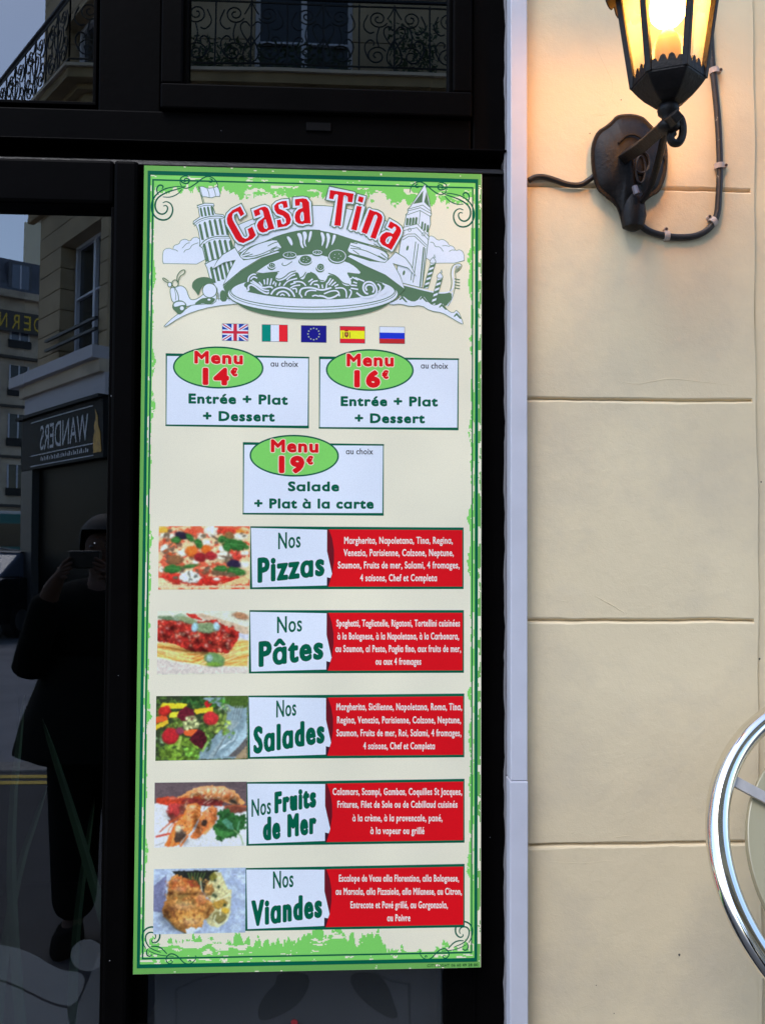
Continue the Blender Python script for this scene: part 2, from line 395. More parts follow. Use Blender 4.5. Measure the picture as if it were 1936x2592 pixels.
# ---- glazed door on the left
gd = thing('glass_door', 'glazed door leaf in black frame, mirroring the street, left of the menu board', 'door', (at(0, 1300)[0], 0.05, 0))
x0, x1, _, z1 = rect(272, 404, 335, 2592, 0.012)
bx('stile', black, gd, x0, x1, 0.012, 0.075, ZB, z1, 0.006)
xe = at(XL, 1300)[0]
bx('stile', black, gd, xe, xe+0.06, 0.012, 0.075, ZB, z1, 0.006)
bx('top_rail', black, gd, xe+0.06, x0, 0.0125, 0.075, at(130, 512, 0.012)[2], z1, 0.006)
bx('bottom_rail', black, gd, xe+0.06, x0, 0.0125, 0.075, ZB, 0.14, 0.006)
bx('pane', GLASS, gd, xe+0.06, x0, GY, GY+0.006, 0.14, at(130, 512, 0.012)[2])
x0b, x1b, _, _ = rect(283, 404, 300, 600, 0.0115)
bx('glazing_bead', black, gd, x0-0.004, x0+0.0015, 0.016, GY, 0.14, at(130, 518, 0.012)[2], 0.0015)
c6 = lambda p: (p[0]/2.753, 1800+p[1]/2.753)
film = [[(0, 1630), (120, 1650), (250, 1700), (350, 1770), (450, 1810), (570, 1822), (600, 1890), (520, 2060), (400, 2040), (300, 2000), (150, 1920), (0, 1862), (-200, 1830), (-200, 1610)],
        [(-200, 1850), (0, 1882), (150, 1942), (300, 2022), (400, 2062), (490, 2078), (486, 2500), (486, 3300), (-200, 3300)],
        [(514, 2500), (524, 2100), (610, 1900), (684, 1700), (735, 1640), (742, 1700), (742, 2400), (742, 3300), (514, 3300)]]
for i, f in enumerate(film): px_plate('frosted_film', vin2 if i < 2 else vin, gd, [c6(p) for p in f], GY-0.001, it=1)
px_plate('frosted_film', vin2, gd, [c6((612+117*math.cos(a), 1702+110*math.sin(a))) for a in np.linspace(0, 6.283, 40)[:-1]], GY-0.0018)

# ---- transom windows
tw = thing('transom_window', 'fixed transom pane above the glass door, reflecting sky and a corner balcony', 'window', (at(0, 100)[0], 0.05, at(0, 268)[2]))
x0, x1, z0, z1 = rect(XL, -700, 248, 266, GY); z0 = zl(124, 265, GY)
bx('pane', GLASS, tw, x0, x1, GY, GY+0.006, z0, z1)
bx('bead', black, tw, x0, x1+0.006, 0.030, 0.06, z0-0.006, z0-0.0002, 0.001)
bx('bead', black, tw, x1+0.0002, x1+0.006, 0.0305, 0.06, z0, z1, 0.001)
tw2 = thing('transom_window', 'opening transom light in heavy black sash above the menu board, reflecting scrolled ironwork', 'window', (at(800, 100)[0], 0.05, at(800, 268)[2]))
l, r, b_, t_ = rect(412, -700, 1196, 284, 0.014)
pl, pr, pb, pt = rect(480, -650, 1136, 224, 0.03)
bx('sash_rail', black, tw2, l, r, 0.014, 0.09, b_, pb-0.006, 0.003)
bx('sash_rail', black, tw2, l, r, 0.014, 0.09, pt, t_, 0.003)
bx('sash_stile', black, tw2, l, pl-0.006, 0.0145, 0.09, pb-0.006, pt, 0.003)
bx('sash_stile', black, tw2, pr+0.006, r, 0.0145, 0.09, pb-0.006, pt, 0.003)
bx('bead', black, tw2, pl-0.006, pr+0.006, 0.026, 0.05, pb-0.006, pb-0.0005, 0.001)
bx('bead', black, tw2, pr, pr+0.006, 0.0265, 0.05, pb, pt, 0.001)
bx('bead', black, tw2, pl-0.006, pl, 0.0265, 0.05, pb, pt, 0.001)
bx('pane', GLASS2, tw2, pl, pr, GY, GY+0.006, pb, pt)

# ---- white trim strip
tr_ = thing('corner_trim', 'tall white metal trim strip between the black joinery and the cream wall', 'trim', (0.33, 0, 0))
white = mat('white_coated_metal', (0.62, 0.605, 0.655), 0.5, 0.3, var=0.05, vscale=14, bump=0.08, bscale=160, bdist=0.001, stain=((0.5, 0.49, 0.5), 6, 0.62, 0.1))
x0, x1, _, zt = rect(1292, -900, 1334, 2592, -0.012)
zj = at(1312, 1978, -0.012)[2]
bx('strip_piece', white, tr_, x0, x1, -0.012, 0.09, zj+0.0008, zt, 0.0015)
bx('strip_piece', white, tr_, x0-0.001, x1+0.0005, -0.0135, 0.09, 0.0, zj, 0.0015)
mb = MB(); zs = np.arange(0.0, zt, 0.012); rr = 0.0022+0.0012*rng.random(len(zs))
mb.tube([(x0-0.0015+0.0008*math.sin(z*37)+0.0006*math.sin(z*91), 0.0225, z) for z in zs], list(rr), 6)
mb.build('sealant', mat('grey_sealant', (0.20, 0.19, 0.2), 0.8), tr_, smooth=True)

# ---- cream painted wall in large courses
cw = thing('cream_wall', 'cream painted rendered wall in wide horizontal courses behind the lantern', 'wall', (0.55, 0.05, 0))
wl, wr = at(1336, 1300, 0.012)[0]-0.02, at(1906, 1300, 0.012)[0]
YF, YJ = 0.012, 0.0185
jy = [at(1600, p, YF)[2] for p in (476, 1011, 1571, 2137)]
pit = (jy[0]-jy[3])/3
joints = [jy[3]-2*pit-0.2, jy[3]-pit, jy[3], jy[2], jy[1], jy[0], jy[0]+pit, jy[0]+2*pit, jy[0]+3*pit, jy[0]+4*pit]
joints[0] = 0.0
def wob(seed, xs, amp):
    r_ = np.random.default_rng(seed); out = np.zeros_like(xs)
    for f_ in (7, 15, 33, 70, 140): out += amp*(7/f_)**0.6*math.sin(1)*np.sin(xs*f_+r_.random()*6.3)*(0.5+r_.random())
    return out
xs = np.linspace(wl, wr, 90)
for i in range(len(joints)-1):
    za, zb = joints[i], joints[i+1]
    lo = za+wob(i*3, xs, 0.0011)+(0 if i else 0); hi = zb+wob((i+1)*3, xs, 0.0011)
    c1 = 0.0032+np.abs(wob(i+50, xs, 0.0009)); c2 = 0.0034+np.abs(wob(i+90, xs, 0.0011))
    vs = []; n = len(xs); rows = []
    for k in range(n):
        rows.append([(xs[k], 0.05, lo[k]), (xs[k], YJ, lo[k]+0.0003), (xs[k], YF+0.0012, lo[k]+c1[k]*0.75), (xs[k], YF, lo[k]+c1[k]*1.3),
                     (xs[k], YF, hi[k]-c2[k]*1.4), (xs[k], YF+0.0012, hi[k]-c2[k]*0.8), (xs[k], YJ, hi[k]-0.0003), (xs[k], 0.05, hi[k])])
    K = 8; vs = [p for r_ in rows for p in r_]; fs = [(k*K+j, k*K+j+1, (k+1)*K+j+1, (k+1)*K+j) for k in range(n-1) for j in range(K-1)]
    fs += [tuple(range(K)), tuple((n-1)*K+j for j in range(K-1, -1, -1)), *[(k*K, (k+1)*K, (k+1)*K+K-1, k*K+K-1) for k in range(n-1)]]
    MB().add(vs, fs).build('course', cream, cw)
bx('backing', cream, cw, wl, wr+0.06, 0.05, 0.3, 0, joints[-1])
# plain margin of the pier and the wall beyond it
mb = MB(); zs = np.linspace(0, joints[-1], 160); K = 5; vs = []
for k, z in enumerate(zs):
    e = 0.0016*math.sin(z*9)+0.0009*math.sin(z*31+1)
    x2 = at(1918, 1300, YF)[0]+e
    vs += [(wr-0.0002, 0.06, z), (wr-0.0002, YF+0.0004, z), (x2-0.002, YF+0.0004, z), (x2, YF+0.003, z), (x2+0.001, 0.06, z)]
fs = [(k*K+j, k*K+j+1, (k+1)*K+j+1, (k+1)*K+j) for k in range(len(zs)-1) for j in range(K-1)]
mb.add(vs, fs).build('pier_margin', cream, cw, smooth=True)
sx = at(1918, 1300, YF)[0]+0.0005
bx('return_wall', cream, cw, sx, 1.9, 0.0195, 0.3, 0, joints[-1], 0.001)
def ridge(pts, rad):
    P = smoothed([at(px, py, YF+0.0003) for px, py in pts], 2)
    n = len(P); rs = [rad*math.sin(math.pi*(i+0.5)/n)**0.5+0.0001 for i in range(n)]
    MB().tube(P, rs, 6).build('paint_ridge', cream, cw, smooth=True)
for pts, rad in [([(1552, 963), (1612, 974), (1650, 965), (1700, 957), (1760, 965), (1890, 979)], 0.0007), ([(1505, 1508), (1530, 1522), (1550, 1532), (1582, 1553)], 0.0009),
                 ([(1503, 85), (1512, 130), (1535, 175), (1553, 215), (1548, 245), (1536, 268)], 0.0006), ([(1500, 290), (1525, 292), (1540, 284)], 0.0006),
                 ([(1405, 1518), (1440, 1524)], 0.0006), ([(1420, 2290), (1470, 2312), (1510, 2350), (1527, 2390)], 0.0005), ([(1545, 2120), (1600, 2114)], 0.0006), ([(1380, 2180), (1470, 2186), (1560, 2176)], 0.0005)]: ridge(pts, rad)
spot = mat('dirt_spot', (0.12, 0.09, 0.07), 0.9)
for (px, py, rad) in ((1718, 2417, 0.0022), (1571, 253, 0.0012), (1492, 338, 0.0012), (1925, 1220, 0.0015), (1921, 1668, 0.002), (1508, 2494, 0.001), (1553, 2565, 0.001)):
    c = at(px, py, YF if px < 1915 else 0.0195)
    MB().add([c+np.array([rad*math.cos(a)*(0.8+0.3*math.sin(3*a)), -0.0003, rad*math.sin(a)]) for a in np.linspace(0, 6.28, 9)[:-1]]+[c+np.array([0, -0.0006, 0])], [(i, (i+1) % 8, 8) for i in range(8)]).build('paint_chip', spot, cw)

# ---- closed dark room behind the glass
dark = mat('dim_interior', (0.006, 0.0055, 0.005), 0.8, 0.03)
xe2 = xe-0.02
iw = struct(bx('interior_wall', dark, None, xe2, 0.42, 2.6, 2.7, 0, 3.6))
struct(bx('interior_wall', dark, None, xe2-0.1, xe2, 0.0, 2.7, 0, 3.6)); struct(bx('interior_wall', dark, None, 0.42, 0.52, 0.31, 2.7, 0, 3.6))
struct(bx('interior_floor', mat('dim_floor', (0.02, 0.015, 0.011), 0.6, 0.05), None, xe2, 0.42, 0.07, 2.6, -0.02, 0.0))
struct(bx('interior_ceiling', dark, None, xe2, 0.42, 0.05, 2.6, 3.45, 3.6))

# ---- grass-like plant standing inside the door
pot = thing('indoor_plant', 'long arching green leaves of a plant standing indoors behind the glass door', 'plant', (at(120, 2300, 0.55)[0], 0.55, 0))
MB().lathe([(0.10, 0), (0.14, 0.02), (0.17, 0.34), (0.16, 0.36), (0.15, 0.34)], (pot.location.x, 0.55, 0), 24).build('pot', mat('dark_pot', (0.02, 0.02, 0.02), 0.5), pot, smooth=True)
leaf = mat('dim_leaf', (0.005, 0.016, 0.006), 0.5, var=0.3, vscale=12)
def blade(pts, wd):
    P = smoothed([Vector(p) for p in pts], 2); P = [np.array(p) for p in P]; n = len(P); vs = []
    for i, p in enumerate(P):
        t = i/(n-1); k = wd*math.sin(math.pi*min(1, 0.12+t*0.88))**0.7
        d = P[min(i+1, n-1)]-P[max(i-1, 0)]; s_ = np.cross(d, (0, 1, 0.2)); s_ /= np.linalg.norm(s_)+1e-9
        vs += [p+s_*k, p+np.array([0, 0.004, 0]), p-s_*k]
    MB().add(vs, [(i*3+j, i*3+j+1, (i+1)*3+j+1, (i+1)*3+j) for i in range(n-1) for j in range(2)]).build('leaf', leaf, pot, smooth=True)
base = np.array([pot.location.x, 0.55, 0.30])
for (bx_, by_, ex, ey, mx_, my_, d1) in ((330, 2560, 108, 1820, 205, 2120, 0.30), (60, 2700, 62, 1760, 20, 2150, 0.36), (-60, 2700, -180, 2000, -100, 2200, 0.4), (180, 2700, 240, 2020, 190, 2350, 0.6), (-20, 2700, 120, 1990, 30, 2250, 0.5)):
    b_ = at(bx_, by_, d1); blade([base, base*.5+b_*.5, b_, at(mx_, my_, d1), at(ex, ey, d1)], 0.012)
for (px, py, rad) in ((282, 1002, 0.0009), (278, 2432, 0.0009), (240, 1375, 0.0012), (300, 1710, 0.0006), (1255, 640, 0.0006), (1240, 2120, 0.0007), (560, 330, 0.0006)):
    c = at(px, py, 0.0115 if px < 340 else 0.0235)
    MB().add([c+np.array([rad*math.cos(a), 0.0006, rad*math.sin(a)]) for a in np.linspace(0, 6.28, 7)[:-1]]+[c+np.array([0, -0.0004, 0])], [(i, (i+1) % 6, 6) for i in range(6)]).build('dust_speck', mat('dust', (0.35, 0.35, 0.36), 0.9), gd if px < 340 else fr)

# ================================================================= THE MENU BOARD
sg = thing('menu_sign', 'tall green-bordered printed menu board reading Casa Tina, fixed to the black joinery', 'menu board', (0, 0.01, at(790, 2460)[2]))
sx0, sx1 = -0.28, 0.28; sz1 = at(792, 430)[2]; sz0 = sz1-SW*2.343895
bx('panel', mat('board_edge', (0.42, 0.48, 0.40), 0.5), sg, sx0, sx1, 0.0, 0.0225, sz0, sz1, 0.0012)
U_, V_ = 853.0, 853.0*2.343895                       # print units over the board
def fs_(u, v, l): return (sx0+u/U_*SW, -0.00015-l*LAYER, sz1-v/V_*(sz1-sz0))
def fp_(px, py, l):
    p = at(px, py, -0.0006); return (p[0], -0.00015-l*LAYER, p[2])
def uv_of(px, py):
    p = at(px, py, 0); return ((p[0]-sx0)/SW*U_, (sz1-p[2])/(sz1-sz0)*V_)
CREAM = ink(206, 208, 201); WH = ink(196, 210, 240); LG = ink(112, 192, 100); MG = ink(96, 158, 84); DG = ink(0, 84, 66); GG = ink(80, 112, 92)
RED = ink(194, 14, 28); DRED = ink(96, 20, 34); BLK = ink(30, 30, 42)

def vnoise(x, y, seed=0):
    r_ = np.random.default_rng(seed); tb = r_.random((64, 64))
    xi = np.floor(x).astype(int); yi = np.floor(y).astype(int); fx = x-xi; fy = y-yi; fx = fx*fx*(3-2*fx); fy = fy*fy*(3-2*fy)
    g = lambda a, b: tb[a % 64, b % 64]
    return (g(xi, yi)*(1-fx)+g(xi+1, yi)*fx)*(1-fy)+(g(xi, yi+1)*(1-fx)+g(xi+1, yi+1)*fx)*fy
def fbm(x, y, seed=0, o=4):
    s_ = 0; a = 0.5
    for k in range(o): s_ = s_+a*vnoise(x*2**k, y*2**k, seed+k); a *= 0.5
    return s_/(1-0.5**o)

# torn-paint green ground
bd = Ink(fs_); bd.layer = 0
bd.poly([(0, 0), (U_, 0), (U_, V_), (0, V_)], CREAM)
bd.layer = 1
st = 2.4; nu, nv = int(U_/st), int(V_/st)
uu, vv = np.meshgrid((np.arange(nu)+.5)*st, (np.arange(nv)+.5)*st)
dl, dr, dt, db = uu, U_-uu, vv, V_-vv
mask = np.zeros(uu.shape, bool)
patch = fbm(uu/46, vv/70, 3); fine = fbm(uu/7, vv/9, 9)
edge = np.minimum(np.minimum(dl, dr), np.minimum(dt, db))
side = np.minimum(dl, dr)
low = np.clip((vv-500)/500, 0, 1)
mask |= (edge < 17) & ~((fbm(uu/9, vv/26, 21)+0.06*low > 0.60) & (edge < 9) & (dl > 12))
gap = fbm(uu/12, vv/60, 33)
mask |= (side >= 8) & (side < 27) & (gap < 0.50+0.10*(dl < 40)*(1-low)-0.02*(dr < 40)) & (dt > 30) & (db > 30)
mask |= (dt < 38) & (fbm(uu/20, vv/6, 41) < 0.70)
mask |= (db < 40) & (fbm(uu/20, vv/6, 42) < 0.66)
# ragged inner flanks
reach = 24+34*np.clip(fbm(vv/55+7*(dl < dr), vv*0+3.3, 55)-0.42, 0, 1)+9*(fine-0.5)
mask |= (side < reach) & (side > 22) & (dt > 60) & (db > 60) & (fine > 0.33)
# top and bottom bands
band = 62+34*(fbm(uu/60, vv*0+2.1, 61)-0.45)*2+22*(fbm(uu/9, vv*0+5, 62)-0.5)*2
band = band+np.where(uu < 120, -12, 0)
hole = fbm(uu/22, vv/9, 71)
mask |= (dt >= 34) & (dt < band) & ((hole < 0.60) | (dt < 44) | (uu < 250)) & (side > 20)
band2 = 72+40*(fbm(uu/50, vv*0+9.1, 81)-0.45)*2+26*(fbm(uu/8, vv*0+4, 82)-0.5)*2
band2 = np.where(uu > 600, band2-18, band2)
hole2 = fbm(uu/26, vv/8, 91)
mask |= (db >= 34) & (db < band2) & ((hole2 < 0.53) | ((uu > 230) & (hole2 < 0.66))) & (side > 20)
for j in range(nv):
    row = mask[j].astype(int); dd = np.diff(np.concatenate([[0], row, [0]])); a = np.where(dd == 1)[0]; b = np.where(dd == -1)[0]
    for s0, s1 in zip(a, b):
        u0, u1, v0, v1 = s0*st, s1*st, j*st, (j+1)*st
        cuts = sorted({u0, u1} | {c for c in (17.0, U_-17.0) if u0 < c < u1})
        for q0, q1 in zip(cuts, cuts[1:]):
            m_ = (q0+q1)/2; outer = min(m_, U_-m_, v0, V_-v0) < 16
            bd._add([(q0, v0), (q1, v0), (q1, v1), (q0, v1)], [(0, 1, 2, 3)], MG if outer else LG)
bd.build('torn_paint_border', sg)

ln = Ink(fs_); ln.layer = 2
def rect_line(o, wd, ox=0.0):
    L, T_, R2, B = o[0], o[1], U_-o[2], V_-o[3]; wl_, wt, wr_, wb = wd
    for q in ([(L, T_), (R2, T_), (R2, T_+wt), (L, T_+wt)], [(L, B-wb), (R2, B-wb), (R2, B), (L, B)], [(L, T_+wt), (L+wl_, T_+wt), (L+wl_, B-wb), (L, B-wb)], [(R2-wr_, T_+wt), (R2, T_+wt), (R2, B-wb), (R2-wr_, B-wb)]):
        ln._add(q, [(0, 1, 2, 3)], DG)
rect_line((9, 13, 9, 14), (7.2, 10.5, 7, 9.5)); rect_line((20.6, 34, 21.5, 35), (4, 4, 3.2, 4))
ln.build('border_lines', sg)

# corner scrolls
SC_T = [([(235, 410), (262, 402), (280, 430), (260, 475), (215, 490), (170, 460), (155, 400), (175, 340), (230, 300), (300, 270), (380, 250), (440, 225)], 12),
        ([(230, 380), (265, 365), (310, 390), (328, 450), (300, 520), (240, 545), (170, 525), (125, 460), (125, 380), (160, 310), (230, 255), (320, 232), (400, 228)], 12),
        ([(190, 305), (170, 260), (185, 222), (215, 212), (238, 232), (222, 250)], 11), ([(230, 325), (300, 330), (370, 300), (408, 255)], 8),
        ([(445, 182), (425, 185), (428, 160), (460, 150), (482, 170), (462, 205), (415, 195), (390, 170), (400, 142), (440, 128), (475, 140)], 10),
        ([(390, 180), (395, 215), (430, 248), (480, 240), (540, 200), (600, 150), (650, 130), (700, 150), (735, 190), (742, 240)], 9),
        ([(658, 186), (685, 190), (692, 165), (665, 155)], 10)]
SC_B = [([(330, 620), (350, 590), (345, 540), (300, 505), (230, 510), (185, 560), (185, 640), (220, 720), (290, 780), (430, 830)], 17),
        ([(290, 625), (285, 660), (320, 680), (370, 665), (415, 600), (415, 510), (370, 440), (290, 415), (200, 440), (140, 510), (125, 600), (145, 690), (190, 770)], 20),
        ([(275, 735), (370, 730), (450, 765), (530, 855)], 16), ([(220, 770), (195, 830), (215, 885), (260, 895), (290, 865)], 16), ([(230, 800), (330, 850), (440, 880), (640, 895)], 11),
        ([(575, 968), (600, 955), (625, 985), (580, 1018), (525, 990), (510, 920), (560, 860), (610, 850), (670, 870), (740, 930), (800, 1000), (870, 1020), (940, 1000), (990, 940), (1000, 890), (978, 885)], 15),
        ([(900, 990), (915, 960), (885, 955), (880, 985)], 12)]
def scroll(strokes, ox, oy, s_, flip):
    I = Ink(fs_); I.layer = 3
    for pts, wd in strokes:
        P = smoothed([uv_of(ox+x/s_, oy+y/s_) for x, y in pts], 2)
        if flip: P = [(U_-p[0], p[1]) for p in P]
        n = len(P); W_ = [wd/s_*1.3*(0.45+0.55*math.sin(math.pi*(i+1)/(n+1))) for i in range(n)]
        I.stroke(P, W_, DG)
    I.build('corner_scroll', sg)
for fl in (False, True): scroll(SC_T, 350, 410, 3.671, fl); scroll(SC_B, 340, 2280, 6.354, fl)

# ---- the drawn emblem
lg = Ink(fp_); lg.layer = 4
A1 = lambda p: (350+p[0]/3.671, 410+p[1]/3.671)
A2 = lambda p: (800+p[0]/3.671, 410+p[1]/3.671)
AC = lambda p: (540+p[0]/6.354, 620+p[1]/6.354)
AD = lambda p: (780+p[0]/6.354, 620+p[1]/6.354)
AA = lambda p: (560+p[0]/5.507, 460+p[1]/5.507)
AB = lambda p: (800+p[0]/6.883, 460+p[1]/6.883)
def shape(T, pts, fill, line=None, lw=1.6, it=1, closed=True):
    P = [T(p) for p in pts]
    if it: P = smoothed(P, it, closed)
    if fill: lg.poly(P, fill); lg.up()
    if line: lg.stroke(P, lw, line, closed); lg.up()
def pen(T, pts, wd, col=GG, it=2):
    P = smoothed([T(p) for p in pts], it) if it else [T(p) for p in pts]; lg.stroke(P, wd, col)
# clouds
shape(A1, [(228, 945), (228, 840), (250, 805), (300, 800), (325, 815), (330, 775), (385, 760), (392, 730), (440, 713), (482, 740), (510, 700), (560, 698), (600, 760), (640, 950), (260, 943)], WH, GG, 1.3)
shape(A2, [(1010, 940), (1010, 720), (1040, 690), (1085, 686), (1130, 730), (1175, 715), (1222, 745), (1235, 775), (1280, 785), (1292, 825), (1340, 812), (1375, 850), (1376, 938)], WH, GG, 1.3)
for q in ([(480, 750), (450, 755), (420, 790), (410, 800)], [(560, 750), (500, 770), (480, 810), (440, 815), (425, 840)], [(325, 815), (350, 815), (370, 830)]): pen(A1, q, 1.4)
for q in ([(1060, 745), (1090, 745), (1105, 790), (1150, 785), (1180, 830)], [(1240, 785), (1200, 775), (1170, 780)], [(1290, 820), (1260, 815), (1235, 832)]): pen(A2, q, 1.4)
lg.up()
# leaning tower
shape(A1, [(548, 405), (620, 382), (700, 385), (708, 405), (695, 420), (718, 482), (790, 488), (806, 510), (800, 545), (838, 680), (862, 720), (905, 860), (950, 1000), (1010, 1300), (745, 1312), (735, 1180), (665, 1080), (640, 985), (620, 945), (632, 930), (600, 800), (572, 780), (575, 735), (560, 640), (540, 590), (512, 575), (515, 550), (572, 510), (560, 430)], WH, GG, 1.8, 0)
def arches(T, x0, y0, x1, y1, h, n, lean, wd, bow=0):
    for i in range(n):
        t = (i+.5)/n; x = x0+(x1-x0)*t; y = y0+(y1-y0)*t-bow*math.sin(math.pi*t)
        lg.poly([T(p) for p in [(x-wd/2, y+wd*.6), (x-wd*.3, y+wd*.1), (x, y), (x+wd*.3, y+wd*.1), (x+wd/2, y+wd*.6), (x+wd/2+lean, y+h), (x-wd/2+lean, y+h)]], GG)
arches(A1, 565, 425, 700, 405, 85, 4, 14, 20); arches(A1, 550, 585, 830, 530, 150, 6, 28, 24, 25); arches(A1, 590, 765, 880, 730, 170, 6, 34, 26, 25); arches(A1, 660, 980, 900, 900, 150, 6, 30, 26, 5)
lg.up()
for q, wd in (([(545, 425), (620, 400), (706, 408)], 1.5), ([(512, 580), (560, 535), (660, 505), (770, 500), (805, 520)], 2.2), ([(520, 598), (570, 550), (670, 520), (790, 525)], 1.2), ([(572, 785), (620, 720), (720, 690), (840, 690)], 2.2), ([(590, 800), (640, 735), (740, 705), (850, 708)], 1.2), ([(622, 950), (680, 915), (760, 895)], 2.2), ([(560, 225), (605, 385)], 2.4), ([(572, 225), (616, 383)], 1.2)): pen(A1, q, wd)
shape(A1, [(565, 232), (600, 225), (640, 245), (700, 240), (742, 222), (770, 322), (720, 318), (680, 335), (620, 320), (592, 328)], WH, GG, 1.5)
for q in ([(640, 245), (660, 290), (662, 330)], [(700, 240), (715, 280), (720, 318)]): pen(A1, q, 1.5)
lg.up()
# bell tower
shape(A2, [(1010, 205), (1048, 340), (1072, 490), (1060, 505), (1062, 580), (1042, 640), (1046, 700), (1035, 775), (1020, 900), (985, 1170), (740, 1110), (770, 830), (790, 700), (800, 655), (815, 600), (835, 505), (833, 490), (852, 470), (850, 440), (875, 415)], WH, GG, 1.8, 0)
for q in ([(995, 265), (985, 375), (900, 390)], [(1025, 275), (1055, 425), (1003, 372)]): lg.poly([A2(p) for p in q], GG)
arches(A2, 835, 520, 945, 510, 70, 4, -6, 22); arches(A2, 975, 545, 1050, 590, 70, 3, -6, 18)
for q in ([(835, 495), (965, 450), (1068, 510)], [(850, 455), (970, 425), (1070, 480)], [(850, 440), (990, 400), (1062, 455)], [(968, 450), (955, 580)], [(800, 610), (940, 575), (1045, 690)], [(800, 640), (935, 610), (1040, 720)], [(795, 700), (850, 670), (920, 668), (1030, 775)], [(805, 725), (860, 690), (915, 690), (1020, 790)]): pen(A2, q, 1.5, it=0)
for q, wd in (([(1000, 790), (965, 1160)], 3.5), ([(950, 760), (900, 1120)], 2), ([(925, 740), (880, 1100)], 2), ([(1015, 800), (985, 1165)], 2)): pen(A2, q, wd, it=0)
for c in ((848, 800), (815, 1030)): lg.disc(A2(c), 2.8, 6.5, GG, 0.25)
for c in ((868, 630), (995, 672)): lg.ring(A2(c), 4, 4, 1.2, GG)
lg.up()
# mooring posts, gondola, sea
shape(A2, [(700, 1170), (760, 1145), (850, 1150), (1000, 1185), (1150, 1215), (1262, 1210), (1262, 1270), (1225, 1330), (1160, 1345), (900, 1300), (820, 1260), (760, 1230)], GG)
pen(A2, [(720, 1120), (850, 1150), (1000, 1190), (1150, 1222), (1262, 1205), (1285, 1120), (1262, 1040), (1280, 960), (1350, 950), (1300, 990)], 3.5, WH)
pen(A2, [(1262, 1205), (1270, 1270), (1215, 1340)], 3.5, WH); lg.up()
pen(A2, [(1245, 1200), (1262, 1120), (1245, 1030), (1270, 950), (1350, 942), (1352, 985), (1300, 1030)], 1.8); pen(A2, [(1290, 1010), (1300, 1110), (1275, 1240), (1225, 1340)], 1.5)
for i in range(4): pen(A2, [(1285, 1085+i*28), (1335, 1095+i*28)], 2.4, it=0)
for i in range(4): pen(A2, [(1290+i*10, 1030-i*8), (1300+i*14, 965)], 1.5, it=0)
for (bx_, by_, tx_, ty_) in ((1015, 1175, 1085, 940), (1080, 1330, 1150, 1080)):
    shape(A2, [(bx_-18, by_), (tx_-22, ty_), (tx_+22, ty_), (bx_+24, by_)], WH, GG, 1.2, 0)
    for i in range(5):
        t0 = i/5; t1 = t0+0.11; L_ = lambda t, o: (bx_+(tx_-bx_)*t+o, by_+(ty_-by_)*t)
        lg.poly([A2(p) for p in (L_(t0, -18), L_(t1, -18), L_(min(1, t1+.07), 22), L_(t0+.07, 22))], GG)
    lg.up()
    shape(A2, [(tx_-30, ty_), (tx_-25, ty_-30), (tx_, ty_-55), (tx_+22, ty_-30), (tx_+28, ty_)], WH, GG, 1.4); shape(A2, [(tx_+4, ty_-52), (tx_+14, ty_-80), (tx_+22, ty_-50)], WH, GG, 1.2, 0)
shape(A2, [(660, 1310), (740, 1290), (800, 1235), (870, 1292), (930, 1295), (988, 1230), (1055, 1318), (1110, 1335), (1168, 1300), (1212, 1372), (1270, 1408), (1312, 1368), (1372, 1508), (1340, 1500), (1240, 1440), (1170, 1400), (1060, 1385), (975, 1330), (880, 1345), (780, 1318), (700, 1330)], WH, GG, 1.4)
for x, y in ((800, 1245), (988, 1242), (1168, 1315), (1305, 1400)): lg.poly([A2(p) for p in ((x-30, y+35), (x, y), (x+50, y+60), (x+30, y+58), (x-2, y+25), (x-18, y+40))], GG)
lg.up()
# ground and scooter
shape(A1, [(235, 1530), (330, 1440), (470, 1350), (560, 1290), (740, 1270), (960, 1270), (1010, 1310), (700, 1340), (500, 1395), (380, 1450), (258, 1532)], WH, GG, 1.4)
for x in (745, 765, 880, 895, 840): pen(A1, [(x, 1215), (x+8, 1290)], 1.3, it=0)
shape(A1, [(765, 1300), (758, 1215), (785, 1185), (820, 1215), (830, 1295)], GG)
shape(A1, [(300, 1170), (345, 1165), (365, 1155), (410, 1150), (450, 1180), (470, 1250), (495, 1285), (560, 1270), (640, 1200), (735, 1220), (720, 1320), (600, 1320), (500, 1330), (450, 1345), (400, 1330), (320, 1310), (298, 1220)], WH, GG, 1.8)
shape(A1, [(500, 1150), (510, 1110), (560, 1075), (630, 1067), (700, 1090), (720, 1120), (640, 1135), (590, 1160), (560, 1250), (540, 1210), (505, 1175)], GG)
lg.disc(A1((665, 1195)), 19, 19, GG); lg.up(); lg.disc(A1((665, 1195)), 17, 17, WH); lg.up()
shape(A1, [(520, 1320), (570, 1280), (610, 1262), (720, 1262), (710, 1300), (660, 1330), (600, 1310), (560, 1330)], GG)
shape(A1, [(318, 1360), (320, 1320), (350, 1290), (400, 1285), (440, 1305), (455, 1340), (430, 1390), (380, 1425), (350, 1390)], GG)
shape(A1, [(332, 1345), (335, 1315), (370, 1298), (420, 1300), (445, 1330), (400, 1330), (360, 1345)], WH)
lg.disc(A1((408, 1360)), 5, 5, WH); lg.disc(A1((660, 1280)), 4, 2.5, WH)
pen(A1, [(365, 1120), (360, 1060), (395, 1010), (440, 1000), (432, 1040), (395, 1055), (375, 1100), (372, 1150)], 2.2); pen(A1, [(285, 1110), (240, 1075), (225, 1085), (250, 1110), (285, 1125)], 2.2)
pen(A1, [(340, 1165), (375, 1230), (378, 1290)], 2); pen(A1, [(335, 1170), (352, 1230), (350, 1285)], 1.3)
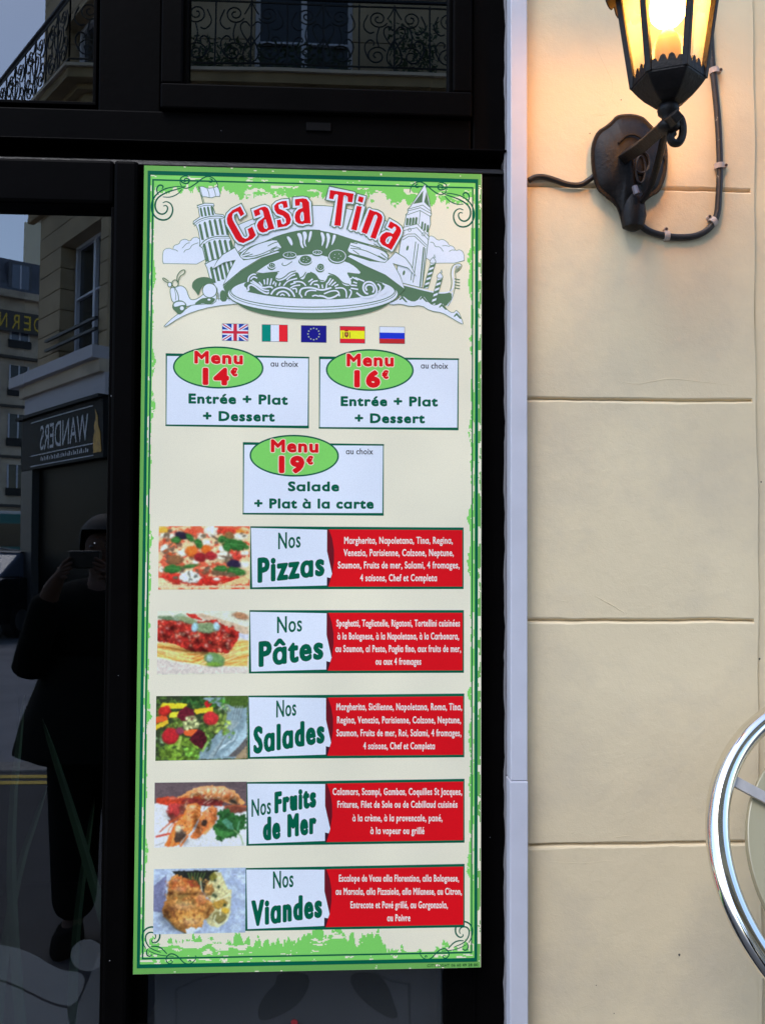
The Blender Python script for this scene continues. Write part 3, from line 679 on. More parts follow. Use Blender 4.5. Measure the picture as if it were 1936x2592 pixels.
lg.ring(A1((345, 1130)), 8, 9, 2.2, GG); lg.ring(A1((295, 1140)), 5, 6, 2, GG); lg.disc(A1((295, 1140)), 4, 5, WH); lg.up()
# dark dome behind the dish
arc_low = [AA((330, 905)), AA((700, 790)), AA((900, 722)), AA((1100, 680)), AA((1250, 670)), AA((1400, 680)), AB((0, 845)), AB((300, 900)), AB((600, 1000)), AB((900, 1090)), AB((1240, 1215))]
lg.poly([A1((790, 1160)), A1((960, 1010)), A1((1140, 900)), A1((1290, 820)), *arc_low[1:10], AB((1250, 1400)), A2((700, 1080)), A2((820, 1180)), A2((760, 1260)), A1((1600, 1300)), A1((830, 1260))], GG); lg.up()
lg.disc((792, 752), 200, 56, GG, 0.0, 60); lg.up()
# ribbon
band_top = [(600, 571), (625, 560), (660, 547), (700, 535), (740, 525), (785, 520), (830, 521), (880, 528), (931, 541), (975, 558), (1012, 578)]
band = smoothed(band_top, 1)+smoothed([AB((1330, 1200)), *arc_low[::-1][1:-1], AA((250, 1020)), AA((180, 930))], 1)
lg.poly(band, WH); lg.up(); lg.stroke(band, 1.8, GG, True); lg.up()
for T, pts in ((AA, [(250, 1020), (290, 1085), (420, 1080), (640, 1010), (830, 940), (850, 920), (810, 860), (770, 800), (560, 850), (350, 935)]), (AB, [(1270, 1300), (1220, 1420), (1100, 1400), (800, 1300), (590, 1250), (540, 1200), (570, 1130), (610, 1030), (900, 1110), (1180, 1200)])): shape(T, pts, WH, GG, 2.2)
for T, qs in ((AA, [[(290, 1030), (420, 900), (700, 810)], [(300, 1050), (500, 1040), (760, 920), (830, 930)], [(650, 900), (720, 860), (790, 840)], [(300, 1020), (400, 990)], [(330, 1045), (440, 1010)], [(680, 980), (740, 950)], [(240, 980), (330, 900)], [(700, 940), (780, 905)]]),
              (AB, [[(600, 1160), (800, 1180), (1000, 1260), (1200, 1370)], [(610, 1060), (720, 1080)], [(600, 1110), (780, 1165)], [(640, 1190), (750, 1270)], [(1080, 1290), (1220, 1360)], [(1130, 1250), (1240, 1340)], [(1190, 1210), (1270, 1290)], [(1000, 1080), (1240, 1230)]])):
    for q in qs: pen(T, q, 2.0)
lg.up()
for T, pts in ((A1, [(900, 795), (790, 860), (735, 920), (692, 1000), (800, 935), (902, 912), (840, 1030), (790, 1150), (960, 1005), (1140, 895), (1320, 840), (1290, 825), (1100, 895), (980, 912), (950, 880)]),
               (A2, [(738, 838), (830, 895), (880, 960), (925, 1062), (850, 985), (715, 945), (780, 1060), (822, 1188), (640, 1050), (450, 965), (290, 880), (320, 860), (500, 920), (640, 935), (690, 890)])): shape(T, pts, WH, GG, 1.8, 0)
# steam
for T, pts in ((AA, [(905, 760), (960, 770), (1000, 850), (990, 900), (960, 870)]), (AA, [(1050, 720), (1110, 715), (1135, 790), (1130, 860), (1160, 940), (1110, 910), (1090, 800)]), (AA, [(1130, 700), (1185, 695), (1200, 770), (1165, 840), (1195, 925), (1150, 880), (1150, 780)]), (AA, [(1235, 690), (1270, 690), (1255, 780), (1215, 865), (1215, 790)]),
               (AB, [(70, 880), (130, 890), (160, 990), (110, 1130), (95, 1110), (110, 1010)]), (AB, [(170, 895), (235, 905), (250, 1000), (190, 1170), (165, 1160), (200, 1020)]), (AB, [(300, 920), (355, 935), (320, 1040), (265, 1130), (285, 1000)])): shape(T, pts, WH)
lg.up()
# dish
lg.disc((792, 745), 216, 50, GG, 0, 72); lg.up(); lg.disc((792, 744), 214, 48, WH, 0, 72); lg.up()
lg.ring((792, 737), 207, 41, 2.2, GG, 0, 72); lg.ring((792, 739.5), 210, 45, 1.6, GG, 0, 72); lg.up()
lg.disc((790, 722), 172, 28, GG, 0, 60); lg.up()
lg.poly(smoothed([AC((500, 640)), AC((560, 560)), AC((640, 470)), AC((700, 425)), AC((880, 310)), AC((1120, 210)), AC((1400, 160)), AD((170, 150)), AD((310, 190)), AD((620, 270)), AD((750, 350)), AD((860, 460)), AD((920, 570)), AD((1180, 600)), AD((1250, 680)), AD((1100, 800)), AD((600, 880)), AC((1400, 870)), AC((900, 830)), AC((560, 760))], 1), GG); lg.up()
sa = [(690, 440), (880, 310), (1000, 260), (1120, 212), (1400, 166), (1660, 150), (1860, 200), (2150, 275), (2290, 360), (2390, 470), (2230, 455), (2140, 440), (2190, 530), (2225, 600), (2200, 660), (2110, 660), (2030, 570), (1960, 500), (1850, 480), (1820, 560), (1780, 600), (1710, 590), (1670, 500), (1580, 450), (1500, 450), (1460, 560), (1400, 550), (1370, 450), (1320, 440), (1230, 490), (1150, 560), (1050, 590), (990, 540), (1060, 430), (900, 440), (700, 470)]
shape(AC, sa, WH, None)
pen(AC, [(700, 450), (860, 470), (1060, 430)], 2.4); pen(AC, [(1010, 540), (1060, 560), (1150, 520), (1230, 440), (1330, 420)], 2.6); pen(AC, [(1400, 530), (1450, 510), (1490, 440)], 2.6); pen(AC, [(1560, 440), (1650, 480), (1700, 570), (1780, 580)], 2.6); pen(AC, [(1850, 460), (1980, 500), (2080, 620), (2190, 640)], 2.8); pen(AC, [(1120, 290), (1100, 320), (1160, 345), (1270, 270)], 2)
lg.up()
for T, c, rx, ry in ((AC, (1485, 240), 16.5, 12), (AC, (945, 335), 9.5, 8), (AD, (470, 185), 22, 16.5), (AD, (200, 360), 10.5, 10), (AC, (1230, 165), 17, 8), (AD, (150, 125), 12, 6)):
    x, y = T(c); lg.disc((x-1, y+4), rx*1.05, ry*.95, GG); lg.up(); lg.disc((x, y), rx, ry, WH); lg.up(); lg.disc((x, y-0.4), rx-1.8, ry-1.8, GG); lg.up()
    for k in range(5): a = k*1.3; lg.disc((x+rx*.4*math.cos(a), y+ry*.4*math.sin(a)), 1.1, 1.1, WH, 0, 6)
# spaghetti
sp = [[(520, 690), (530, 740), (580, 730), (560, 680), (600, 640), (660, 660), (760, 740), (860, 790), (900, 770)], [(560, 600), (570, 520), (640, 470), (690, 480)], [(600, 560), (650, 510), (710, 540)], [(630, 580), (720, 640), (800, 700), (920, 670), (960, 700)], [(600, 600), (700, 650), (800, 730), (900, 740)],
      [(930, 800), (980, 720), (1100, 680), (1220, 710), (1280, 770), (1310, 840)], [(1020, 810), (1060, 760), (1140, 745), (1200, 780), (1230, 830)], [(1080, 820), (1110, 790), (1150, 820)], [(830, 640), (820, 560)], [(870, 640), (880, 540)], [(915, 650), (940, 540)], [(740, 600), (790, 660)], [(960, 640), (985, 590)], [(1000, 670), (1010, 610)], [(1060, 660), (1080, 610)],
      [(1130, 660), (1200, 580), (1350, 540)], [(1180, 570), (1240, 510), (1320, 480)], [(1290, 600), (1380, 590), (1450, 610), (1490, 660)], [(1240, 700), (1300, 660), (1400, 650)], [(1270, 710), (1340, 700), (1340, 770)], [(1390, 800), (1400, 720), (1470, 690), (1600, 690), (1740, 740), (1900, 690)], [(1480, 820), (1490, 760), (1560, 730), (1660, 740)], [(1590, 830), (1640, 810), (1700, 830)],
      [(1400, 800), (1430, 850)], [(1560, 650), (1600, 590), (1680, 580)], [(1530, 600), (1600, 550)], [(1700, 700), (1690, 640), (1620, 640)], [(1760, 700), (1750, 640)], [(1810, 720), (1830, 610)], [(1840, 620), (1890, 540)], [(1860, 650), (1930, 560)], [(1900, 660), (1970, 600)], [(1950, 670), (2010, 640)],
      [(1700, 820), (1780, 830), (1850, 870), (1950, 840), (2010, 800)], [(1780, 790), (1900, 740), (2010, 740), (2030, 830)], [(1960, 700), (2080, 690), (2140, 740), (2140, 850)], [(2190, 720), (2230, 760), (2180, 860)], [(2210, 650), (2310, 660)], [(2210, 700), (2330, 720)], [(2300, 770), (2400, 850), (2550, 850), (2640, 760), (2600, 640), (2520, 590), (2430, 610), (2400, 700), (2440, 780), (2490, 790)],
      [(2470, 740), (2440, 690), (2480, 640), (2560, 650), (2590, 720), (2560, 770)], [(2640, 630), (2680, 660), (2690, 720), (2650, 770)], [(2720, 620), (2800, 680), (2780, 770), (2700, 800)], [(2170, 560), (2230, 540)], [(2230, 520), (2330, 570)], [(2280, 530), (2350, 560), (2430, 590)], [(2250, 600), (2310, 620)], [(1240, 640), (1330, 610)]]
for q in sp: pen(AC, q, 4.4 if len(q) > 4 else 3.6, WH)
lg.build('emblem', sg)

# ---- shop name
cn = Ink(fp_); cn.layer = lg.layer+1
NAME = [(AA, [(80, 520), (100, 460), (160, 400), (270, 345), (327, 455), (275, 490), (238, 420), (205, 425), (165, 450), (155, 495), (170, 550), (300, 780), (340, 800), (375, 785), (395, 750), (370, 665), (435, 630), (487, 750), (440, 800), (310, 860), (250, 845), (205, 800), (90, 590)], None),
        (AA, [(452, 408), (560, 360), (610, 350), (650, 370), (670, 410), (744, 660), (660, 680), (640, 700), (580, 715), (540, 700), (510, 655), (500, 610), (520, 560), (600, 500), (585, 420), (562, 395), (535, 405), (550, 460), (475, 490)], [(600, 540), (622, 530), (655, 640), (635, 665), (605, 655), (590, 610)]),
        (AA, [(745, 400), (740, 340), (780, 300), (850, 275), (915, 270), (932, 360), (870, 375), (860, 320), (835, 310), (800, 330), (810, 380), (900, 420), (950, 460), (975, 530), (960, 590), (910, 625), (790, 645), (775, 540), (830, 530), (845, 590), (870, 600), (905, 575), (900, 520), (860, 480), (780, 450)], None),
        (AA, [(1028, 250), (1140, 235), (1190, 245), (1225, 290), (1247, 585), (1165, 585), (1140, 597), (1080, 590), (1040, 560), (1025, 500), (1040, 430), (1080, 390), (1135, 370), (1128, 300), (1102, 285), (1095, 338), (1033, 342)], [(1110, 440), (1135, 420), (1150, 440), (1155, 540), (1130, 560), (1108, 545), (1100, 490)]),
        (AB, [(243, 150), (657, 215), (630, 367), (552, 357), (550, 270), (510, 242), (480, 250), (427, 777), (318, 767), (385, 240), (355, 222), (322, 235), (300, 312), (228, 300)], None),
        (AB, [(745, 258), (832, 280), (810, 372), (725, 345)], None), (AB, [(710, 423), (797, 440), (707, 857), (610, 837)], None),
        (AB, [(930, 488), (1010, 520), (1060, 530), (1130, 570), (1155, 620), (1150, 680), (1035, 1002), (943, 977), (1070, 620), (1048, 578), (1012, 590), (885, 922), (788, 885)], None),
        (AB, [(1290, 693), (1400, 750), (1460, 800), (1480, 860), (1460, 930), (1312, 1192), (1240, 1150), (1160, 1110), (1110, 1050), (1110, 980), (1150, 920), (1220, 880), (1290, 890), (1340, 915), (1388, 840), (1385, 800), (1360, 785), (1315, 832), (1250, 792)], [(1255, 965), (1300, 950), (1325, 975), (1260, 1090), (1225, 1085), (1205, 1050), (1220, 1000)])]
for pas, (wd, col) in enumerate(((13.6, GG), (9.0, WH))):
    for T, o, h in NAME:
        for L_ in (o, h):
            if L_: P = [T(p) for p in L_]; cn.stroke(P, wd*(0.82 if L_ is h else 1), col, True); [cn.disc(p, wd*.5, wd*.5, col, 0, 10) for p in P if L_ is o]
    cn.up(2)
for T, o, h in NAME: cn.poly([T(p) for p in o], RED, [[T(p) for p in h]] if h else [])
cn.build('shop_name', sg)

# ---- flags
def flag(px, py, w_, h_, sl, kind):
    I = Ink(fp_); I.layer = 4
    q = lambda u, v: (px+u*w_, py+v*h_+u*sl)
    def rc(u0, v0, u1, v1, c): I._add([q(u0, v0), q(u1, v0), q(u1, v1), q(u0, v1)], [(0, 1, 2, 3)], c); I.up()
    B, Rr, Yl = ink(26, 62, 160), ink(196, 34, 52), ink(238, 214, 40); du = 1/w_; dv = 1/h_
    rc(-du, -dv, 1+du, 1+dv, ink(60, 60, 90))
    if kind == 'uk':
        rc(0, 0, 1, 1, B)
        for a, b in (((0, 0), (1, 1)), ((1, 0), (0, 1))): I.poly([q(a[0], a[1]), q(a[0]+(0.13 if a[0] == 0 else -0.13), a[1]), q(b[0], b[1]-.0), q(b[0]-(0.13 if a[0] == 0 else -0.13), b[1])], WH); I.poly([q(a[0], a[1]+.14), q(a[0], a[1]), q(b[0], b[1]-.14), q(b[0], b[1])], WH)
        I.up()
        for a, b in (((0.02, 0.03), (0.98, 0.97)), ((0.98, 0.03), (0.02, 0.97))): I.stroke([q(*a), q(*b)], 3.0, ink(170, 50, 80))
        I.up(); rc(0.36, 0, 0.64, 1, WH); rc(0, 0.34, 1, 0.66, WH); rc(0.43, 0, 0.57, 1, ink(176, 40, 66)); rc(0, 0.42, 1, 0.58, ink(176, 40, 66))
    elif kind == 'it': rc(0, 0, .34, 1, ink(0, 124, 118)); rc(.34, 0, .67, 1, WH); rc(.67, 0, 1, 1, ink(216, 34, 48))
    elif kind == 'eu':
        rc(0, 0, 1, 1, ink(22, 22, 132))
        for k in range(12):
            a = k*math.pi/6; c = q(.5, .5); x, y = c[0]+14.5*math.cos(a), c[1]+14.5*math.sin(a)
            I.poly([(x+(2.6 if j % 2 == 0 else 1.1)*math.sin(j*math.pi/5), y-(2.6 if j % 2 == 0 else 1.1)*math.cos(j*math.pi/5)) for j in range(10)], ink(170, 190, 150))
    elif kind == 'es':
        rc(0, 0, 1, 1, Rr); rc(0, .25, 1, .74, Yl)
        c = q(.26, .5); cr = ink(120, 60, 40); I.poly([(c[0]-5, c[1]-6), (c[0]+5, c[1]-6), (c[0]+5, c[1]+3), (c[0], c[1]+8), (c[0]-5, c[1]+3)], cr); I.up()
        for dx in (-8.5, 8.5): I.stroke([(c[0]+dx, c[1]-6), (c[0]+dx, c[1]+8)], 1.8, cr)
        I.poly([(c[0]-4, c[1]-8), (c[0]-5, c[1]-11), (c[0], c[1]-13), (c[0]+5, c[1]-11), (c[0]+4, c[1]-8)], ink(150, 40, 40)); I.poly([(c[0]-2.5, c[1]-3), (c[0]+2.5, c[1]-3), (c[0], c[1]+3)], ink(200, 150, 90))
    else: rc(0, 0, 1, 1, WH); rc(0, .35, 1, .72, ink(24, 50, 200)); rc(0, .72, 1, 1, ink(168, 38, 46))
    I.build('flag', sg)
for a in ((563.5, 819.5, 64.5, 42, 1.2, 'uk'), (664, 822, 63.5, 41.5, 1, 'it'), (763, 824, 62.5, 41.5, 1, 'eu'), (861, 826, 62, 41.5, 1, 'es'), (961, 827, 62.5, 41.5, 1, 'ru')): flag(*a)

# ---- three set menus
def menu_box(q, el, texts):
    I = Ink(fp_); I.layer = 4
    I.poly(q, WH); I.up(); I.stroke(q, 4.2, DG, True); [I.disc(p, 2.1, 2.1, DG, 0, 10) for p in q]; I.up()
    cx, cy, rx, ry, rt = el; I.disc((cx, cy), rx, ry, DG, rt, 64); I.up(); I.disc((cx, cy), rx-4, ry-4, LG, rt, 64); I.up()
    o = I.build('menu_box', sg)
    for (t, a, b, c, d, cap, kind) in texts:
        J = Ink(fp_); J.layer = I.layer+2
        if kind == 'red':
            bw = cap*(0.088 if t[0] in '1\u20ac' else 0.064); J.text(t, a, b, c, d, cap, ink(226, 196, 190), bw, None, 2.2); J.layer += 2; J.text(t, a, b, c, d, cap, RED, bw)
        elif kind == 'green': J.text(t, a, b, c, d, cap, DG, 1.6)
        else: J.text(t, a, b, c, d, cap, BLK, 0.25)
        J.build('lettering', o)
menu_box([(421.6, 897.4), (781.4, 905.2), (780.3, 1081), (420.9, 1076.4)], (552.8, 930.2, 114.5, 53.4, 0.02),
         [('Menu', 492.4, 919.8, 615, 922.4, 32, 'red'), ('14', 513.3, 974.4, 580.4, 975.5, 44, 'red'), ('\u20ac', 583.8, 952, 601.8, 952.8, 21, 'red'), ('au choix', 685.3, 927.6, 754.8, 928.6, 15, 'b'), ('Entr\u00e9e + Plat', 477.6, 1021.3, 728.8, 1025, 25.5, 'green'), ('+ Dessert', 514, 1065.5, 695.7, 1067.3, 25.5, 'green')])
menu_box([(809.2, 905.4), (1159.7, 909.1), (1158.4, 1085.7), (808.6, 1083)], (936, 936.6, 111, 53, 0.01),
         [('Menu', 877.4, 927.2, 996.4, 927.8, 32.5, 'red'), ('16', 896.5, 980.5, 962.6, 981.5, 44, 'red'), ('\u20ac', 966.6, 958.7, 983.6, 959.2, 21, 'red'), ('au choix', 1065.1, 932.6, 1133.6, 933.4, 15, 'b'), ('Entr\u00e9e + Plat', 862.4, 1027.9, 1107.8, 1029, 25, 'green'), ('+ Dessert', 897.9, 1071, 1075, 1071.6, 25, 'green')])
menu_box([(616.9, 1122.5), (970.3, 1126.2), (969.3, 1302), (616, 1300.3)], (745, 1153.5, 113, 53, 0.01),
         [('Menu', 685.8, 1144.5, 806, 1146, 32.5, 'red'), ('19', 706, 1197.5, 771, 1198, 44, 'red'), ('\u20ac', 775.6, 1175.9, 793, 1176, 21, 'red'), ('au choix', 875.8, 1149.6, 944, 1150.2, 15, 'b'), ('Salade', 729, 1243.5, 858.5, 1244, 25, 'green'), ('+ Plat \u00e0 la carte', 643.7, 1287, 945.8, 1288, 25.5, 'green')])
I = Ink(fp_); I.layer = 4; I.text('CITY LIGHT 06 60 49 28 00', 1081, 2448.3, 1209, 2446, 7.2, ink(20, 70, 40), 0.3); I.build('printer_line', sg)

# ---- printed food pictures (painted into small coloured faces)
class Pic:
    def __init__(s, w_=152, h_=108, k=10.7, bg=(200, 200, 200)):
        s.w, s.h, s.k = w_, h_, k; s.X, s.Y = np.meshgrid((np.arange(w_)+.5)*k+30, (np.arange(h_)+.5)*k+20); s.a = np.zeros((h_, w_, 3))+np.array(bg, float); s.n = 0
    def _m(s, m, col, j=0.16, sc=24.0, soft=None):
        s.n += 1; t = 1+j*1.25*(fbm(s.X/sc, s.Y/sc, s.n*13, 4)-0.5)*2; c = np.array(col, float)[None, None]*t[..., None]
        m = np.clip(m, 0, 1)[..., None]; s.a = s.a*(1-m)+np.clip(c, 0, 255)*m
    def _e(s, d, soft): return 1/(1+np.exp(-d/soft))
    def blob(s, cx, cy, rx, ry, col, rot=0, rag=0.12, j=0.16, sc=24.0, shade=0.25, rs=60.0):
        ca, sa = math.cos(rot), math.sin(rot); dx, dy = s.X-cx, s.Y-cy; u = (dx*ca+dy*sa)/rx; v = (-dx*sa+dy*ca)/ry
        r_ = np.sqrt(u*u+v*v)+rag*2*(fbm(s.X/rs, s.Y/rs, s.n*7+5, 3)-0.5)*2; m = s._e((1-r_)*min(rx, ry), 5)
        s._m(m, col, j, sc)
        if shade: k = m*np.clip(0.5*r_**3*(0.4+v), 0, 1)*shade*2; s.a *= (1-np.clip(k, 0, .8))[..., None]
    def poly(s, pts, col, j=0.14, sc=24.0, rag=8):
        P = np.array(pts, float); m = np.zeros(s.X.shape, bool); n = len(P); X = s.X+rag*(vnoise(s.X/30, s.Y/30, s.n+3)-.5)*2; Y = s.Y+rag*(vnoise(s.X/30, s.Y/30, s.n+9)-.5)*2
        for i in range(n):
            a, b = P[i], P[(i+1) % n]; c = ((a[1] > Y) != (b[1] > Y)) & (X < (b[0]-a[0])*(Y-a[1])/(b[1]-a[1]+1e-9)+a[0]); m ^= c
        s._m(m.astype(float), col, j, sc)
    def line(s, pts, wd, col, j=0.1, sc=20.0):
        d = np.full(s.X.shape, 1e9)
        for a, b in zip(pts, pts[1:]):
            ax, ay = a; bx_, by_ = b; L2 = (bx_-ax)**2+(by_-ay)**2+1e-9; t = np.clip(((s.X-ax)*(bx_-ax)+(s.Y-ay)*(by_-ay))/L2, 0, 1)
            d = np.minimum(d, np.hypot(s.X-ax-t*(bx_-ax), s.Y-ay-t*(by_-ay)))
        s._m(s._e(wd/2-d, 3), col, j, sc)
    def glow(s, cx, cy, rx, ry, k, rot=0):           # soft light or dark form inside the picture
        ca, sa = math.cos(rot), math.sin(rot); dx, dy = s.X-cx, s.Y-cy; u = (dx*ca+dy*sa)/rx; v = (-dx*sa+dy*ca)/ry
        g = np.exp(-(u*u+v*v))[..., None]; s.a = s.a*(1+k*g) if k < 0 else s.a+(255-s.a)*k*g
    def frill(s, cx, cy, r_, col, n=14, seed=1):
        g = np.random.default_rng(seed)
        for k in range(n):
            a = g.random()*6.3; q = r_*g.random()**.5; c = np.array(col)*(0.6+0.7*g.random()); x, y = cx+q*math.cos(a), cy+q*math.sin(a)*.8
            s.blob(x, y, r_*(.12+.16*g.random()), r_*(.07+.1*g.random()), c, g.random()*3, 0.3, .2, 14, .3, 25)
    def build(s, name, parent, quad, layer=6):
        TL, TR, BR, BL = [np.array(p, float) for p in quad]; h, w_ = s.h, s.w
        pad = np.pad(s.a, ((1, 1), (1, 1), (0, 0)), 'edge'); s.a = s.a; bl = sum(pad[i:i+h, j:j+w_]*k_ for i, j, k_ in [(0, 0, 1), (0, 1, 2), (0, 2, 1), (1, 0, 2), (1, 1, 4), (1, 2, 2), (2, 0, 1), (2, 1, 2), (2, 2, 1)])/16
        s.a = bl*(0.86+0.28*fbm(s.X/34, s.Y/34, 77, 4))[..., None]; pad = np.pad(s.a, ((1, 1), (1, 1), (0, 0)), 'edge'); s.a = (pad[:-2, 1:-1]+pad[2:, 1:-1]+pad[1:-1, :-2]+pad[1:-1, 2:]+2*s.a)/6; gm = s.a.mean(-1, keepdims=True); s.a = gm+(s.a-gm)*0.92
        g = np.random.default_rng(1); s.a = s.a*(1+0.02*(g.random(s.a.shape[:2])-.5)[..., None])
        uu_, vv_ = np.meshgrid(np.linspace(0, 1, w_+1), np.linspace(0, 1, h+1))
        P = (TL*(1-uu_[..., None])+TR*uu_[..., None])*(1-vv_[..., None])+(BL*(1-uu_[..., None])+BR*uu_[..., None])*vv_[..., None]
        vs = [fp_(p[0], p[1], layer) for p in P.reshape(-1, 2)]
        idx = np.arange((h+1)*(w_+1)).reshape(h+1, w_+1); fs = np.stack([idx[:-1, :-1], idx[:-1, 1:], idx[1:, 1:], idx[1:, :-1]], -1).reshape(-1, 4)
        c = np.clip(s.a, 0, 255)/255; c = np.where(c <= .04045, c/12.92, ((c+.055)/1.055)**2.4); wv = np.array([lin(196), lin(206), lin(228)]); c = np.clip(.8*c/wv, 0, .85).reshape(-1, 3)
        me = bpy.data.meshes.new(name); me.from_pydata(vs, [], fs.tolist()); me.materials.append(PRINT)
        ca = me.color_attributes.new('ink', 'FLOAT_COLOR', 'CORNER'); ca.data.foreach_set('color', np.repeat(np.concatenate([c, np.ones((len(c), 1))], 1), 4, 0).astype(np.float32).ravel())
        o = bpy.data.objects.new(name, me); COL.objects.link(o); o.parent = parent; o.matrix_parent_inverse = parent.matrix_world.inverted(); return o
G = np.random.default_rng(11)
def pic_pizza():
    p = Pic(bg=(225, 190, 150)); p._m((fbm(p.X/140, p.Y/90, 2) > .5).astype(float), (222, 96, 70), .25, 40)
    for q in ((120, 90, 120, 60, (230, 170, 60)), (600, 150, 190, 80, (214, 80, 56)), (250, 330, 190, 90, (222, 120, 84)), (1240, 110, 220, 60, (200, 60, 45)), (1500, 130, 110, 50, (230, 140, 50)), (900, 1010, 640, 80, (196, 40, 34)), (300, 960, 230, 90, (206, 46, 38)), (850, 860, 180, 60, (220, 70, 50)), (1050, 560, 200, 160, (226, 200, 160)), (1400, 560, 160, 90, (206, 60, 50))): p.blob(*q, rag=.3, j=.22)
    for q in ((200, 190, 150, 50), (960, 110, 110, 120), (140, 430, 85, 80), (450, 500, 80, 60), (1190, 560, 130, 70), (1180, 440, 90, 60), (760, 200, 60, 60), (1480, 210, 120, 60), (900, 330, 90, 70), (90, 810, 50, 60), (1560, 720, 90, 60), (700, 680, 60, 40), (1560, 520, 90, 40), (1060, 990, 60, 25)): p.blob(*q, (222, 228, 222), rag=.22, j=.08, shade=.2)
    for k in range(46): p.blob(100+1450*G.random(), 80+880*G.random(), 20+50*G.random(), 10+24*G.random(), (96+30*G.random(), 92, 78), G.random()*3, .35)
    for k in range(26): p.blob(100+1450*G.random(), 80+1000*G.random(), 14+40*G.random(), 8+16*G.random(), (206, 50+40*G.random(), 40), G.random()*3, .35)
    p.blob(330, 990-350, 140, 90, (134, 92, 62)); p.blob(1290, 200, 90, 80, (130, 96, 60))
    p.blob(615, 480, 110, 100, (226, 110, 40)); p.blob(870, 440, 90, 85, (232, 104, 34)); p.blob(780, 590, 110, 80, (140, 30, 40)); p.blob(970, 560, 100, 75, (160, 36, 46))
    p.blob(440, 190, 125, 72, (38, 32, 56), .2); p.blob(1375, 715, 125, 80, (40, 32, 66), .1)
    for q in ((340, 270, 100, 60, .1), (590, 230, 90, 50, .8), (1400, 360, 230, 100, .25), (1150, 250, 70, 60, -.7), (280, 800, 170, 75, -.1), (590, 750, 140, 35, -.15), (1420, 850, 160, 80, .2), (1130, 800, 130, 60, -.1), (740, 340, 90, 60, 1.0), (1240, 400, 90, 60, .8)):
        p.blob(q[0], q[1], q[2], q[3], (44, 106, 48), q[4], .14, .3, 30); p.line([(q[0]-q[2]*.6, q[1]-q[3]*.2-6), (q[0]+q[2]*.6, q[1]+q[3]*.1-8)], 10, (84, 150, 84))
    p.blob(600, 950, 190, 115, (220, 230, 232), rag=.15, j=.06); [p.blob(520+G.random()*220, 860+G.random()*150, 16, 9, (60, 66, 66), G.random()*3) for _ in range(9)]
    p.blob(1100, 880, 300, 40, (110, 86, 66), .1, .4); p.poly([(30, 960), (120, 960), (200, 1050), (330, 1120), (30, 1120)], (214, 196, 160)); p.poly([(1060, 1120), (1350, 1010), (1640, 910), (1640, 1060), (1200, 1120)], (214, 184, 134)); p.poly([(30, 1090), (200, 1110), (1640, 1110), (1640, 1140), (30, 1140)], (220, 200, 170)); return p
def pic_pasta():
    p = Pic(bg=(200, 206, 196)); p.poly([(0, 0), (1640, 0), (1640, 380), (900, 120), (0, 100)], (206, 216, 204), .04); p.poly([(820, 60), (1640, 320), (1640, 560), (1400, 360), (700, 100)], (196, 176, 156), .06); p.blob(1500, 110, 140, 60, (176, 128, 96), .2)
    p.poly([(0, 600), (300, 590), (1640, 560), (1640, 1060), (900, 1030), (400, 930), (0, 840)], (224, 172, 92), .1, 30)
    for k in range(70):
        x, y = G.random()*1600, 600+G.random()*380; L_ = 140+200*G.random(); a = (.25 if x < 800 else -.35)+.5*(G.random()-.5)
        c = (236, 196+30*G.random(), 120+40*G.random()) if G.random() > .35 else (196, 120, 46); p.line([(x-L_, y-L_*math.sin(a)), (x, y), (x+L_, y+L_*math.sin(a)*.6)], 16, c)
    p.poly([(0, 190), (200, 170), (520, 210), (900, 210), (1060, 170), (1150, 260), (1500, 410), (1440, 580), (1390, 660), (1290, 800), (1050, 780), (900, 770), (640, 750), (480, 690), (350, 620), (0, 560)], (186, 44, 38), .35, 34, 14)
    for k in range(240):
        x, y = 40+1400*G.random(), 190+560*G.random()
        if y > 560+max(0, (x-200))*.25 or y < 190+max(0, x-900)*.3 or x > 1430-max(0, y-450)*.3: continue
        v = G.random(); c = (220, 70, 54) if v > .55 else ((150, 28, 28) if v > .2 else (228, 150, 130)); p.blob(x, y, 18+26*G.random(), 14+18*G.random(), c, G.random()*3, .25, .2, 16, .45)
    for q in ((300, 330), (520, 460), (760, 560), (1000, 620), (1230, 660), (640, 700), (930, 420), (1330, 480), (170, 480), (860, 740)): p.glow(q[0], q[1], 90, 55, -.5, .4)
    for q in ((400, 250), (200, 330), (560, 400), (900, 660), (1100, 520), (1300, 560), (420, 560), (720, 480), (1200, 380), (100, 400)): p.glow(q[0], q[1], 34, 22, .4, .4)
    p.glow(700, 760, 500, 40, -.35, .15)
    p.poly([(520, 60), (700, 80), (840, 200), (620, 150)], (200, 50, 44), .2); p.blob(210, 150, 180, 40, (90, 120, 90), .1, .2); p.blob(420, 130, 110, 60, (150, 180, 160), -.2); p.blob(560, 190, 190, 55, (130, 150, 112), .25)
    p.blob(900, 320, 230, 100, (134, 162, 124), .05, .12, .25, 30); p.blob(690, 320, 60, 80, (150, 200, 226), .2); p.blob(1080, 300, 50, 80, (160, 206, 232), -.3); p.line([(690, 490), (780, 400)], 12, (120, 140, 90)); [p.line([(730+30*k, 300+18*(k % 3)), (1010-12*k, 260+26*k)], 8, (96, 124, 86)) for k in range(6)]
    p.poly([(0, 855), (400, 945), (900, 1030), (1640, 1050), (1640, 1160), (0, 1160)], (200, 196, 198), .03, 60, 2); p.line([(0, 850), (400, 940), (900, 1025), (1640, 1045)], 12, (240, 236, 220)); p.poly([(1470, 430), (1640, 450), (1640, 560), (1480, 500)], (190, 200, 232), .04)
    p.blob(1050, 910, 190, 120, (104, 150, 92), .3, .08, .15, 50); p.blob(960, 880, 60, 60, (150, 190, 190), .2, .2); p.blob(1040, 1000, 130, 40, (110, 160, 60)); return p
